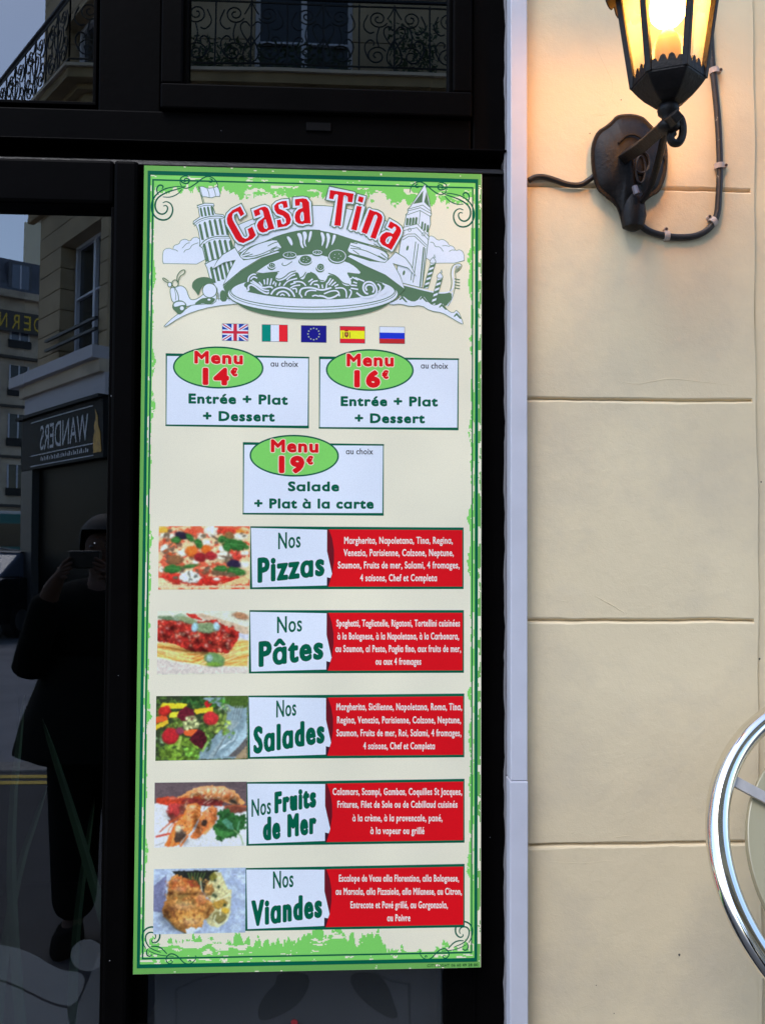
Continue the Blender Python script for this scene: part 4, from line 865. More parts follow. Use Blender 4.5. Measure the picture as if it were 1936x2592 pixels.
def pic_salad():
    p = Pic(bg=(46, 60, 40)); p._m((fbm(p.X/60, p.Y/60, 3) > .5).astype(float), (70, 104, 46), .4, 30)
    p.poly([(850, 60), (1640, 30), (1640, 1160), (700, 1160), (1240, 560), (1300, 300)], (120, 150, 172), .12, 60); p.poly([(1230, 20), (1640, 20), (1640, 240), (1420, 240), (1260, 150)], (66, 96, 40), .15)
    p.poly([(1640, 480), (1560, 640), (1400, 900), (1180, 1110), (1640, 1110)], (150, 182, 206), .08, 60); p.poly([(1640, 760), (1480, 960), (1300, 1120), (1640, 1120)], (90, 90, 96), .12); p.poly([(1640, 930), (1480, 1090), (1420, 1160), (1640, 1160)], (150, 134, 110), .15, 12)
    p.poly([(1130, 1020), (1420, 820), (1470, 620), (1380, 820), (1200, 920)], (172, 200, 222), .06)
    for k in range(4): p.line([(1420+46*k, 210), (1370+44*k, 470)], 15, (150, 172, 186)); p.line([(1430+46*k, 215), (1382+44*k, 460)], 5, (60, 80, 90))
    p.poly([(1330, 460), (1500, 500), (1460, 580), (1330, 660), (1290, 760), (1040, 1130), (960, 1130), (1240, 740), (1290, 560)], (136, 160, 176), .12); p.line([(1270, 740), (1060, 1110)], 8, (60, 70, 80))
    for cx, cy, r_, c, n in ((620, 130, 220, (44, 90, 44), 26), (1170, 170, 170, (70, 140, 50), 18), (330, 500, 160, (110, 130, 50), 16), (440, 500, 100, (110, 160, 70), 12), (110, 760, 130, (120, 160, 120), 14), (1150, 560, 210, (150, 180, 84), 34), (950, 660, 120, (110, 150, 66), 16), (450, 1060, 340, (104, 144, 48), 44), (660, 1070, 150, (120, 190, 70), 20), (900, 900, 130, (40, 70, 40), 14), (1320, 700, 90, (110, 170, 70), 10), (1240, 270, 110, (170, 190, 160), 12)): p.frill(cx, cy, r_, c, n, int(cx+cy))
    p.poly([(110, 210), (150, 140), (590, 160), (540, 250), (200, 240)], (232, 208, 40), .1); p.poly([(700, 290), (720, 260), (1030, 220), (1040, 300), (740, 350)], (236, 196, 40), .1); p.poly([(260, 360), (280, 320), (460, 300), (410, 390), (270, 410)], (232, 214, 50), .1)
    p.poly([(30, 400), (200, 340), (250, 440), (60, 510), (30, 520)], (226, 84, 40), .1); p.poly([(30, 530), (240, 450), (260, 510), (100, 590), (30, 630)], (222, 186, 44), .1)
    p.blob(185, 285, 115, 85, (190, 40, 36), -.4); p.poly([(880, 150), (940, 95), (960, 170), (1020, 150), (960, 230), (920, 240)], (180, 30, 36)); p.poly([(400, 400), (440, 290), (560, 200), (700, 280), (730, 440), (580, 470), (500, 480)], (98, 26, 44), .25, 30, 16); p.blob(1000, 425, 135, 120, (196, 44, 52), .2, .05, .16, 18); p.blob(290, 735, 150, 145, (180, 34, 44), .1, .05, .16, 20)
    p.poly([(500, 640), (760, 610), (770, 690), (640, 750), (540, 720)], (226, 92, 44), .1); p.poly([(620, 790), (780, 620), (900, 680), (930, 830), (850, 990), (720, 900)], (72, 20, 34), .35, 30, 16); p.blob(460, 650, 70, 70, (130, 50, 80)); p.frill(670, 510, 150, (206, 224, 160), 34, 5); p.line([(430, 960), (470, 760)], 50, (150, 186, 84)); p.line([(860, 1010), (950, 850)], 40, (130, 180, 90)); return p
def pic_shrimp():
    p = Pic(bg=(206, 216, 232)); p.poly([(0, 0), (1700, 0), (1700, 560), (1200, 440), (600, 300), (0, 400)], (92, 80, 90), .08, 200, 4); p.blob(420, 560, 170, 200, (160, 80, 70), .3, .3, .3); 
    p.poly([(60, 300), (300, 270), (480, 290), (700, 200), (1000, 260), (1250, 460), (900, 420), (400, 400), (240, 430), (60, 380)], (190, 60, 36), .2); p.poly([(430, 290), (600, 190), (760, 120), (980, 80), (1240, 90), (1420, 170), (1560, 330), (1640, 400), (1600, 440), (1360, 420), (1100, 330), (900, 250), (640, 290)], (226, 150, 92), .25, 34, 16)
    for k in range(40): x = 560+900*G.random(); p.blob(x, 150+.0004*(x-1100)**2+180*G.random(), 40, 16, (236, 190+30*G.random(), 170) if G.random() > .4 else (214, 110, 50), G.random()*3, .3)
    p.blob(900, 380, 380, 60, (130, 44, 44), .1, .3, .3); p.line([(900, 400), (1000, 330), (1080, 300)], 14, (220, 190, 180)); p.line([(960, 410), (1060, 350)], 12, (220, 180, 170)); p.blob(1420, 380, 80, 35, (60, 56, 50), .3); p.line([(1280, 470), (1450, 450), (1640, 470)], 40, (176, 92, 60)); p.blob(1450, 520, 200, 60, (120, 64, 52), .05, .2)
    p.blob(380, 500, 120, 110, (200, 64, 66), .2, .2, .25); p.poly([(600, 420), (740, 380), (840, 440), (860, 600), (780, 720), (700, 900), (600, 960), (440, 1160), (200, 1160), (330, 900), (420, 720), (560, 560)], (226, 128, 58), .25, 40, 14)
    for k in range(9): p.line([(560+18*k, 440+36*k), (700+16*k, 400+36*k), (840, 460+40*k)], 9, (244, 176, 96) if k % 2 else (200, 90, 40))
    p.poly([(880, 560), (1040, 440), (1150, 500), (1130, 700), (1000, 860), (900, 940), (760, 1040), (660, 1000), (760, 860), (820, 700)], (224, 124, 66), .25, 36, 14); p.blob(915, 745, 55, 60, (56, 44, 40)); p.blob(480, 950, 90, 130, (80, 66, 60), .3, .35); p.blob(450, 850, 50, 70, (214, 206, 180)); p.line([(300, 740), (480, 620), (540, 600)], 26, (196, 84, 40)); p.line([(140, 890), (300, 740)], 16, (190, 90, 70)); p.line([(70, 980), (300, 930)], 30, (196, 50, 36)); p.line([(280, 1150), (340, 900), (400, 760)], 30, (214, 100, 46)); p.line([(500, 1150), (620, 980)], 34, (230, 120, 50)); p.line([(60, 1140), (220, 1080)], 8, (120, 120, 130)); p.line([(920, 940), (1060, 800)], 40, (226, 160, 100))
    for k in range(8): a = -2.6+k*.3; p.line([(1080+430*math.cos(a), 420+300*math.sin(a)), (1080+250*math.cos(a), 430+130*math.sin(a))], 9, (180, 84, 44))
    for q in ((760, 250, 120, 40, -.35), (1100, 330, 300, 50, -.4), (1450, 330, 80, 70, -.3), (760, 700, 60, 200, -.45), (560, 1050, 90, 90, -.3), (1110, 640, 50, 130, -.4), (820, 900, 60, 120, -.35), (330, 620, 90, 60, -.4), (500, 480, 90, 60, -.35)): p.glow(q[0], q[1], q[2], q[3], q[4])
    for q in ((1000, 140, 260, 36, .35), (700, 470, 70, 50, .4), (640, 640, 50, 120, .25), (960, 560, 40, 90, .25), (1300, 200, 90, 50, .3), (350, 300, 90, 24, .25), (520, 820, 40, 60, .3)): p.glow(*q)
    for k in range(70): x, y = 480+620*G.random(), 430+500*G.random(); p.glow(x, y, 16, 9, .35 if k % 2 else -.4, G.random()*3)
    p.line([(300, 760), (200, 820), (120, 900)], 8, (170, 80, 50)); p.line([(420, 700), (300, 830), (250, 960)], 12, (206, 96, 50)); p.line([(380, 980), (330, 1150)], 14, (240, 160, 90))
    p.poly([(1150, 560), (1300, 490), (1380, 560), (1450, 640), (1640, 600), (1640, 860), (1530, 900), (1500, 1010), (1340, 1020), (1200, 1080), (1100, 1030), (1180, 960), (1070, 870), (1080, 790), (1150, 760)], (40, 92, 48), .35, 40, 26); p.poly([(1210, 720), (1300, 670), (1400, 760), (1440, 880), (1330, 860)], (70, 134, 110), .15); p.poly([(1070, 800), (1200, 900), (1440, 930), (1280, 1040), (1120, 960)], (60, 128, 64), .2); p.line([(1440, 890), (1560, 1000), (1600, 1150)], 18, (120, 160, 110)); p.line([(1500, 880), (1530, 740)], 30, (84, 150, 110)); return p
def pic_schnitzel():
    p = Pic(bg=(146, 168, 210)); p._m(p._e(fbm(p.X/90, p.Y/90, 4)-.5, .05), (172, 196, 230), .1, 30); p.poly([(0, 350), (260, 120), (240, 700), (180, 800), (0, 760)], (110, 118, 164), .12); p.poly([(350, 60), (1180, 60), (1000, 300), (920, 460), (760, 260), (480, 200)], (36, 40, 38), .3); [p.line([(640+60*k, 100), (680+30*k, 230+20*k)], 14, (90, 130, 60)) for k in range(6)]; p.line([(850, 190), (880, 400)], 22, (190, 200, 170))
    p.poly([(1100, 90), (1220, 100), (1290, 280), (1340, 400), (1410, 410), (1400, 640), (1390, 800), (1300, 1000), (1170, 1080), (1010, 1030), (940, 900), (1080, 760), (1050, 600), (940, 500), (940, 360), (1040, 200)], (196, 196, 150), .2, 40)
    p.blob(1010, 400, 90, 120, (150, 110, 60), .3, .3); p.blob(1200, 650, 130, 90, (176, 140, 60), -.3, .2); p.blob(1290, 780, 70, 60, (220, 176, 60)); p.blob(1200, 900, 120, 110, (134, 128, 80), 0, .12); p.line([(1130, 860), (1100, 950), (1180, 1040), (1320, 960), (1390, 800)], 26, (210, 220, 190)); p.line([(1130, 600), (1250, 560), (1380, 480)], 26, (220, 216, 180)); [p.blob(*q, 24, 26, (50, 70, 50)) for q in ((1180, 350), (1110, 230), (1130, 520), (1290, 675), (1090, 500))]; p.blob(1080, 170, 60, 80, (120, 120, 50), .5, .3); p.line([(1220, 740), (1210, 850)], 24, (216, 216, 190))
    p.poly([(350, 150), (440, 125), (640, 210), (770, 260), (870, 400), (960, 560), (1060, 650), (1100, 760), (1000, 900), (900, 940), (890, 1060), (760, 1100), (620, 1160), (480, 1110), (330, 970), (200, 860), (190, 740), (260, 560), (290, 420), (290, 250)], (178, 122, 62), .22, 26, 16)
    p.blob(480, 300, 190, 110, (180, 92, 44), .3, .3, .25, 20, 0); p.blob(720, 300, 90, 60, (150, 60, 40), .5, .4, .2, 20, 0); p.blob(560, 560, 160, 90, (150, 118, 64), .1, .4, .2, 20, 0); p.blob(880, 600, 100, 100, (186, 110, 60), .4, .4, .2, 20, 0); p.blob(650, 900, 240, 130, (204, 146, 70), 0, .4, .2, 20, 0); p.blob(320, 780, 110, 90, (130, 80, 46), 0, .4, .25, 20, 0)
    for k in range(220):
        x, y = 230+820*G.random(), 180+880*G.random()
        if abs(x-640) > 430-max(0, 400-y)*.5-max(0, y-800)*.8: continue
        p.blob(x, y, 14+16*G.random(), 9+10*G.random(), (130, 76, 40) if G.random() > .6 else ((226, 170, 96) if G.random() > .4 else (190, 120, 56)), G.random()*3, .3, .2, 12, 0)
    for q in ((260, 850, 120, 160, -.45), (640, 470, 300, 30, -.35), (1000, 820, 60, 130, -.35), (450, 1060, 160, 60, -.35), (740, 640, 40, 80, -.3), (330, 470, 60, 60, -.4)): p.glow(*q)
    for q in ((500, 380, 120, 50, .22), (560, 680, 160, 70, .2), (700, 960, 160, 70, .25), (880, 520, 70, 90, .2), (420, 220, 70, 40, .2)): p.glow(*q)
    p.poly([(590, 1100), (700, 1060), (780, 1090), (740, 1180), (640, 1180)], (200, 224, 236), .04); p.line([(240, 880), (420, 1080), (600, 1170)], 24, (90, 84, 66)); p.line([(350, 110), (230, 300), (200, 480)], 6, (180, 190, 224)); p.line([(1420, 90), (1600, 300)], 6, (170, 180, 220)); return p

# ---- five dish banners
ROWS = [dict(q=[(634, 1332), (1173, 1335.3), (1173, 1491), (633, 1491.5)], pq=[(402.5, 1331.8), (633, 1332), (632.5, 1491.5), (401, 1492.5)], pic=pic_pizza,
             t=[('Nos', 704.4, 1390.5, 761, 1385.4, 42, 41, .006), ('Pizzas', 652, 1476, 821.5, 1457, 64, 61, .06)],
             l=(370, 1300, 1.921, [('Margherita, Napoletana, Tina, Regina,', 963, 1490, 147), ('Venezia, Parisienne, Calzone, Neptune,', 960, 1495, 207), ('Saumon, Fruits de mer, Salami, 4 fromages,', 932, 1523, 267), ('4 saisons, Chef et Completa', 1040, 1413, 329)])),
        dict(q=[(631.8, 1544.5), (1173.7, 1544.5), (1173.7, 1703.2), (630.3, 1704.8)], pq=[(399.8, 1546.8), (631.4, 1546.6), (629.9, 1705), (397.6, 1708.7)], pic=pic_pasta,
             t=[('Nos', 701.6, 1603, 764.6, 1598, 42, 41, .006), ('P\u00e2tes', 654.8, 1689, 818.7, 1668, 65, 61, .06)],
             l=(370, 1520, 1.921, [('Spaghetti, Tagliatelle, Rigatoni, Tortellini cuisin\u00e9es', 925, 1525, 127), ('\u00e0 la Bolognese, \u00e0 la Napoletana, \u00e0 la Carbonara,', 930, 1520, 190), ('au Saumon, al Pesto, Paglia fino, aux fruits de mer,', 920, 1530, 251), ('ou aux 4 fromages', 1115, 1337, 313)])),
        dict(q=[(628.7, 1760.8), (1174.8, 1755.6), (1174.8, 1917), (627.7, 1921.2)], pq=[(396, 1762), (628.3, 1761), (627.6, 1922.2), (393.8, 1926)], pic=pic_salad,
             t=[('Nos', 699.5, 1816.5, 750, 1811, 43, 42, .006), ('Salades', 641.7, 1909, 821.8, 1880.5, 69, 62, .05)],
             l=(370, 1740, 1.921, [('Margherita, Sicilienne, Napoletana, Roma, Tina,', 925, 1535, 111), ('Regina, Venezia, Parisienne, Calzone, Neptune,', 928, 1530, 175), ('Saumon, Fruits de mer, Roi, Salami, 4 fromages,', 925, 1532, 238), ('4 saisons, Chef et Completa', 1055, 1403, 301)])),
        dict(q=[(625, 1979.8), (1175.3, 1971.5), (1175.3, 2133.3), (624, 2141.2)], pq=[(392.1, 1981.3), (625, 1978.8), (623.8, 2141), (390.6, 2146)], pic=pic_shrimp,
             t=[('Nos', 637, 2068, 686, 2060, 44, 43, .006), ('Fruits', 695, 2060, 800.5, 2043, 55, 55, .05), ('de Mer', 665.7, 2129, 801, 2110, 60, 58, .045)],
             l=(370, 1960, 1.921, [('Calamars, Scampi, Gambas, Coquilles St Jacques,', 907, 1535, 101), ('Fritures, Filet de Sole ou de Cabillaud cuisin\u00e9s', 930, 1513, 163), ('\u00e0 la cr\u00e8me, \u00e0 la provencale, pan\u00e9,', 1003, 1440, 229), ('\u00e0 la vapeur ou grill\u00e9', 1090, 1352, 291)])),
        dict(q=[(622.3, 2197.4), (1175.5, 2186.9), (1175.5, 2347.4), (621, 2356.8)], pq=[(389.8, 2200.2), (622.3, 2196.3), (621, 2360.5), (388.3, 2365.3)], pic=pic_schnitzel,
             t=[('Nos', 691.4, 2250, 743, 2245, 44, 43, .006), ('Viandes', 636.3, 2346, 815.6, 2322, 66, 62, .05)],
             l=(0, 0, 1/1.1719, [('Escalope de Veau alla Florentina, alla Bolognese,', 732, 991, 1904.5), ('au Marsala, alla Pizzaiola, alla Milanese, au Citron,', 725, 997, 1933), ('Entrecote et Pav\u00e9 grill\u00e9, au Gorgonzola,', 757, 967, 1962), ('au Poivre', 836, 886, 1990)]))]
for r_ in ROWS:
    TL, TR, BR, BL = [np.array(p) for p in r_['q']]
    B = lambda x, y: tuple(((TL*(1-(x-507)/1036)+TR*(x-507)/1036)*(1-(y-62)/303)+(BL*(1-(x-507)/1036)+BR*(x-507)/1036)*((y-62)/303)))
    I = Ink(fp_); I.layer = 4
    I.poly([B(507, 62), B(1543, 62), B(1543, 365), B(507, 365)], DG); I.up()
    I.poly([B(880, 75), B(1537, 75), B(1537, 353), B(880, 353)], RED); I.up()
    n0 = 8                                           # folded ribbon shade, printed dark red
    I.poly([B(880, 75), B(889, 75), B(905, 120), B(914, 175), B(914, 230), B(906, 290), B(888, 353), B(880, 353)], DRED); I.up()
    I.poly([B(880, 305), B(897, 306), B(885, 353), B(880, 353)], ink(52, 26, 44)); I.up()
    I.poly([B(510, 70), B(880, 77), B(880, 180), B(905, 290), B(898, 311), B(880, 307), B(880, 347), B(518, 356)], WH)
    o = I.build('dish_banner', sg)
    r_['pic']().build('food_picture', o, r_['pq'])
    for (t, a, b, c, d, c1, c2, wt) in r_['t']:
        J = Ink(fp_); J.layer = 11; J.text(t, a, b, c, d, c1, DG, 3.4 if wt > .02 else 0.7, c2); J.build('lettering', o)
    ox, oy, s_, ls = r_['l']
    for (t, xa, xb, y) in ls:
        J = Ink(fp_); J.layer = 11; J.text(t, ox+xa/s_, oy+y/s_, ox+xb/s_, oy+y/s_, 17.8, ink(232, 206, 216), 0.5); J.build('lettering', o)

# ================================================================= LANTERN, CABLES, TABLE
ZR = 2.215                                          # lower rim of the lantern cage
pL, pR_, pFL, pFR = (atz(x, y, ZR) for x, y in ((1602, 219), (1780, 190), (1639, 174), (1729, 166)))
LC = (pL+pR_)/2; LX, LY = LC[0], LC[1]
RB = np.linalg.norm((pR_-pL)[:2])/2
ph0 = math.atan2(pR_[1]-pL[1], pR_[0]-pL[0])
lam = thing('wall_lantern', 'lit black six-sided coach lantern on a curved bracket, fixed to the cream wall', 'lantern', (at(1600, 400, YF)[0], YF, at(1600, 400, YF)[2]))
HT, RT = 0.150, RB*1.45
def hx(k, r_, z): a = ph0+k*math.pi/3; return np.array([LX+r_*math.cos(a), LY+r_*math.sin(a), z])
for k in range(6):
    a_, b_ = hx(k, RB, ZR-0.004), hx(k, RT, ZR+HT)
    MB().tube([a_, b_], 0.0062, 4).build('bar', iron, lam, bevel=0.001)
pane_m = bpy.data.materials.new('lantern_glass'); pane_m.use_nodes = True
_n = pane_m.node_tree; _o = _n.nodes['Material Output']; _n.nodes.remove(_n.nodes['Principled BSDF'])
_t = _n.nodes.new('ShaderNodeBsdfTransparent'); _t.inputs[0].default_value = (1, 0.97, 0.92, 1); _d = _n.nodes.new('ShaderNodeBsdfTranslucent'); _d.inputs[0].default_value = (0.9, 0.85, 0.8, 1)
_g = _n.nodes.new('ShaderNodeBsdfGlossy'); _g.inputs['Roughness'].default_value = 0.06
_m = _n.nodes.new('ShaderNodeMixShader'); _m.inputs[0].default_value = 0.15; _m2 = _n.nodes.new('ShaderNodeMixShader'); _m2.inputs[0].default_value = 0.05
_n.links.new(_t.outputs[0], _m.inputs[1]); _n.links.new(_d.outputs[0], _m.inputs[2]); _n.links.new(_m.outputs[0], _m2.inputs[1]); _n.links.new(_g.outputs[0], _m2.inputs[2]); _n.links.new(_m2.outputs[0], _o.inputs[0])
for k in range(6):
    q = [hx(k, RB*.93, ZR+0.002), hx(k+1, RB*.93, ZR+0.002), hx(k+1, RT*.95, ZR+HT), hx(k, RT*.95, ZR+HT)]
    ctr = sum(q)/4; inn = np.array([LX-ctr[0], LY-ctr[1], 0]); inn = inn/np.linalg.norm(inn)*0.002
    MB().hexa(q, [p+inn for p in q]).build('pane', pane_m, lam)
# scalloped galleries
def gallery(name, rr_, z, h, n, up=1, th=0.002):
    mb = MB()
    for k in range(6):
        a_, b_ = hx(k, rr_, z), hx(k+1, rr_, z); m = n*4
        nrm = np.array([(a_+b_)[0]/2-LX, (a_+b_)[1]/2-LY, 0]); nrm = nrm/np.linalg.norm(nrm)*th
        for i in range(m):
            t0, t1 = i/m, (i+1)/m
            hh = lambda t: (0.45+0.4*abs(math.sin(math.pi*n*t))**.6)*h*(0.66+0.5*math.sin(math.pi*t))*up
            p0, p1 = a_*(1-t0)+b_*t0, a_*(1-t1)+b_*t1
            mb.hexa([p0, p1, p1+nrm, p0+nrm], [p0+[0, 0, hh(t0)], p1+[0, 0, hh(t1)], p1+nrm+[0, 0, hh(t1)], p0+nrm+[0, 0, hh(t0)]])
    return mb.build(name, iron, lam)
gallery('lower_gallery', RB*1.03, ZR-0.003, 0.021, 4); gallery('upper_gallery', RT*1.24, ZR+HT-0.002, -0.026, 4)
MB().lathe([(RB*1.06, 0), (RB*1.06, -0.006), (RB*1.0, -0.010), (RB*.88, -0.017), (RB*.70, -0.026), (RB*.46, -0.034), (RB*.24, -0.038)], (LX, LY, ZR), 6, ph0).build('bowl', iron, lam, bevel=0.0015)
MB().lathe([(RB*1.02, 0), (RB*.5, 0.003), (RB*.2, 0.004)], (LX, LY, ZR-0.004), 6, ph0).build('floor_plate', iron, lam)
MB().lathe([(RT*1.28, 0), (RT*1.28, 0.008), (RT*.95, 0.03), (RT*.55, 0.075), (RT*.3, 0.09), (RT*.3, 0.105), (RT*.4, 0.11), (RT*.12, 0.125)], (LX, LY, ZR+HT), 6, ph0).build('roof', iron, lam, bevel=0.002)
MB().lathe([(0.006, 0), (0.012, 0.01), (0.014, 0.02), (0.006, 0.032), (0.004, 0.05), (0.001, 0.06)], (LX, LY, ZR+HT+0.122), 16).build('finial', iron, lam, smooth=True)
MB().lathe([(0.011, 0.010), (0.0145, 0.005), (0.0155, 0), (0.0145, -0.005), (0.0095, -0.010), (0.009, -0.014), (0.0155, -0.020), (0.0165, -0.024), (0.0155, -0.028), (0.009, -0.033)], (LX, LY, ZR-0.043), 20).build('collar', iron, lam, smooth=True)
# lamp holder and bulb
hold = mat('lamp_holder_plastic', (0.16, 0.07, 0.045), 0.5, var=0.12, vscale=90)
MB().lathe([(0.0175, 0), (0.0175, 0.042), (0.0165, 0.047)], (LX, LY, ZR), 28).build('lamp_holder', hold, lam, smooth=True)
cup = mat('bulb_base', (0.26, 0.13, 0.085), 0.4, 0.4)
MB().lathe([(0.0185, 0.0), (0.019, 0.03), (0.0178, 0.047), (0.0145, 0.058), (0.0095, 0.065), (0.004, 0.067)], (LX, LY, ZR+0.006), 28).build('bulb_base', cup, lam, smooth=True)
LAMP = 36.0
bulb_m = mat('bulb_glow', (0.9, 0.8, 0.6), 0.5, emit=(1.0, 0.43, 0.07), estr=LAMP)
MB().lathe([(0.006, 0), (0.017, 0.003), (0.024, 0.012), (0.026, 0.026), (0.023, 0.042), (0.014, 0.053), (0.004, 0.057)], (LX, LY, ZR+0.082), 24).build('bulb', bulb_m, lam, smooth=True)
# back plate
A3 = lambda p: (1440+p[0]/4.589, 260+p[1]/4.589)
plate = [(540, 150), (620, 131), (740, 128), (855, 158), (905, 205), (945, 250), (1030, 330), (1112, 400), (1140, 520), (1145, 640), (1132, 810), (1090, 950), (1045, 1040), (940, 1100), (868, 1160), (835, 1210), (825, 1290), (795, 1370), (745, 1425), (690, 1440), (640, 1430), (600, 1385), (580, 1300), (540, 1200), (400, 1085), (325, 1020), (285, 920), (255, 760), (247, 560), (270, 440), (325, 325), (430, 262), (495, 205)]
P = [A3(p) for p in smoothed(plate, 1, True)]; n = len(P); c0 = np.array(A3((690, 640)))
mb = MB(); rows = []
for k_, yy in ((1.0, YF), (1.0, YF-0.016), (0.965, YF-0.020), (0.90, YF-0.019), (0.80, YF-0.024), (0.55, YF-0.031), (0.28, YF-0.034), (0.05, YF-0.035)):
    rows.append([at(*(c0+(np.array(p)-c0)*k_), yy*0.999) for p in P])
vs = [p for r_ in rows for p in r_]; fs = [(i*n+j, i*n+(j+1) % n, (i+1)*n+(j+1) % n, (i+1)*n+j) for i in range(len(rows)-1) for j in range(n)]+[tuple((len(rows)-1)*n+j for j in range(n))]
mb.add(vs, fs).build('back_plate', iron, lam, smooth=True)
e0 = at(*A3((700, 1330)), YF)
MB().lathe([(0.006, -0.03), (0.018, -0.024), (0.022, -0.005), (0.019, 0.02), (0.012, 0.045), (0.004, 0.06)], (e0[0], YF-0.018, e0[2]), 18, 0, (1, .85)).build('cable_nose', iron, lam, smooth=True)
for c in ((435, 600), (1075, 630)):
    q = at(*A3(c), YF-0.024); MB().lathe([(0.0055, -0.003), (0.0058, 0), (0.004, 0.003), (0.001, 0.0045)], (0, 0, 0), 12).build('screw_head', iron, lam, smooth=True).matrix_world = Matrix.Translation(q) @ Matrix.Rotation(R_(90), 4, 'X')
def ring3(c, rx, rz, Y, r_, nm='moulding', n=28):
    q = [at(c[0]+rx*math.cos(a), c[1]+rz*math.sin(a), Y) for a in np.linspace(0, 2*math.pi, n+1)[:-1]]
    MB().tube(q, r_, 6, closed=True).build(nm, iron, lam, smooth=True)
ring3((1622, 412), 21, 27, YF-0.033, 0.003); ring3((1620, 430), 12, 34, YF-0.034, 0.0022)
MB().tube([at(*A3(p), YF-0.035) for p in smoothed([(570, 470), (650, 385), (730, 365), (800, 385), (860, 440)], 2)], 0.002, 6).build('moulding', iron, lam, smooth=True)
MB().tube([at(1605, 472, YF-0.042), at(1611, 492, YF-0.044)], [0.005, 0.0055], 8).build('boss', mat('worn_metal', (0.12, 0.11, 0.13), 0.3, 0.8), lam, smooth=True)
# arm: square bar out from the plate to the collar
az = ZR-0.062
a0 = np.array([*at(1575, 402, YF-0.02)[:2], at(1575, 402, YF-0.02)[2]]); a1 = np.array([LX, LY, az]); dv = (a1-a0)/np.linalg.norm(a1-a0); a2 = a1+dv*0.036
MB().tube([a0, a0*.5+a1*.5+np.array([0, 0, -0.004]), a1, a2], [0.0125, 0.013, 0.0125, 0.010], 4).build('arm', iron, lam, bevel=0.0018)
def sc3(name, pts, r_, n=8): MB().tube(smoothed(pts, 3), r_, n).build(name, iron, lam, smooth=True)
def near(px, py, f_): Y = YF+(LY-YF)*f_; return at(px, py, Y)
sc3('scroll', [near(1692, 305, 1), near(1704, 293, 1), near(1720, 296, 1), near(1728, 318, 1), near(1727, 345, 1), near(1716, 364, 1), near(1700, 362, 1), near(1694, 346, 1), near(1704, 335, 1)], 0.0058)
sc3('brace', [near(1694, 300, .93), near(1680, 345, .72), near(1668, 400, .42), near(1652, 455, .25), near(1632, 500, .16), near(1612, 520, .10)], 0.0058)
# cables
rub = mat('black_cable', (0.014, 0.012, 0.012), 0.45, 0.5, var=0.4, vscale=90, bump=0.2, bscale=200)
worn = mat('black_cable_worn', (0.02, 0.018, 0.018), 0.5, 0.5, var=0.3, vscale=80, stain=((0.30, 0.26, 0.2), 110, 0.64, 0.05))
CR = 0.0055
def cable(pts, label, m, r_=CR):
    P = smoothed([at(x, y, YF-CR-0.0005-o) for x, y, o in pts], 3); o = MB().tube(P, r_, 10).build('power_cable', m, None, smooth=True); return tag(o, label, 'cable')
cable([(1602, 556, 0.012), (1618, 568, 0.003), (1640, 586, 0), (1678, 597, 0), (1720, 602, 0), (1764, 598, 0), (1797, 578, 0), (1815, 545, 0), (1818, 500, 0), (1821, 440, 0), (1820, 380, 0), (1816, 300, 0), (1808, 220, 0), (1800, 150, 0), (1797, 80, 0), (1790, 0, 0), (1770, -120, 0), (1700, -160, 0)], 'thick black cable looping from the lantern plate up the right side of the wall', worn)
cable([(1338, 457, 0), (1352, 448, 0), (1375, 447, 0), (1402, 455, 0), (1435, 468, 0), (1468, 470, 0), (1492, 455, 0.002), (1512, 436, 0.008)], 'short wavy black cable running from the white trim to the lantern plate', rub, 0.0048)
clipm = mat('aged_clip_plastic', (0.50, 0.42, 0.38), 0.5, 0.4, var=0.2, vscale=70)
for (px, py, an, lb) in ((1806, 180, 95, 'uppermost pale cable clip, beside the lantern cage'), (1819, 421, 95, 'pale cable clip halfway down the vertical cable, right of the lantern plate'), (1803, 562, 40, 'pale cable clip on the lower right bend of the cable'), (1685, 597, 5, 'pale cable clip on the bottom of the cable loop, below the lantern plate')):
    t = thing('cable_clip', lb, 'cable clip', tuple(at(px, py, YF)), 'pale clips holding the lantern cable')
    c = at(px, py, YF-CR); ca, sa = math.cos(R_(an)), math.sin(R_(an)); ax = np.array([ca, 0, sa]); pe = np.array([-sa, 0, ca])
    arc = [c+pe*(CR+0.0016)*math.cos(q)+np.array([0, -1, 0])*(CR+0.0016)*math.sin(q) for q in np.linspace(-0.6, math.pi+0.6, 14)]
    mb = MB(); vs = []
    for q in arc:
        o_ = (q-c)/np.linalg.norm(q-c)*0.0012
        vs += [q-ax*0.0045-o_, q+ax*0.0045-o_, q+ax*0.0045+o_, q-ax*0.0045+o_]
    n = len(arc); fs = [(i*4+j, i*4+(j+1) % 4, (i+1)*4+(j+1) % 4, (i+1)*4+j) for i in range(n-1) for j in range(4)]+[(3, 2, 1, 0), ((n-1)*4, (n-1)*4+1, (n-1)*4+2, (n-1)*4+3)]
    mb.add(vs, fs).build('saddle', clipm, t)
    s_ = -1 if an > 60 else 1; e = c+pe*s_*(CR+0.005)
    MB().tube([e+np.array([0, CR, 0]), e+np.array([0, -CR*0.6, 0])], [0.0034, 0.0036], 8).build('nail_boss', clipm, t, smooth=True)
    MB().tube([e+np.array([0, -CR*0.5, 0]), e+np.array([0, -CR*0.95, 0])], 0.0022, 8).build('nail', mat('rusty_nail', (0.10, 0.06, 0.045), 0.5, metal=0.6), t, smooth=True)

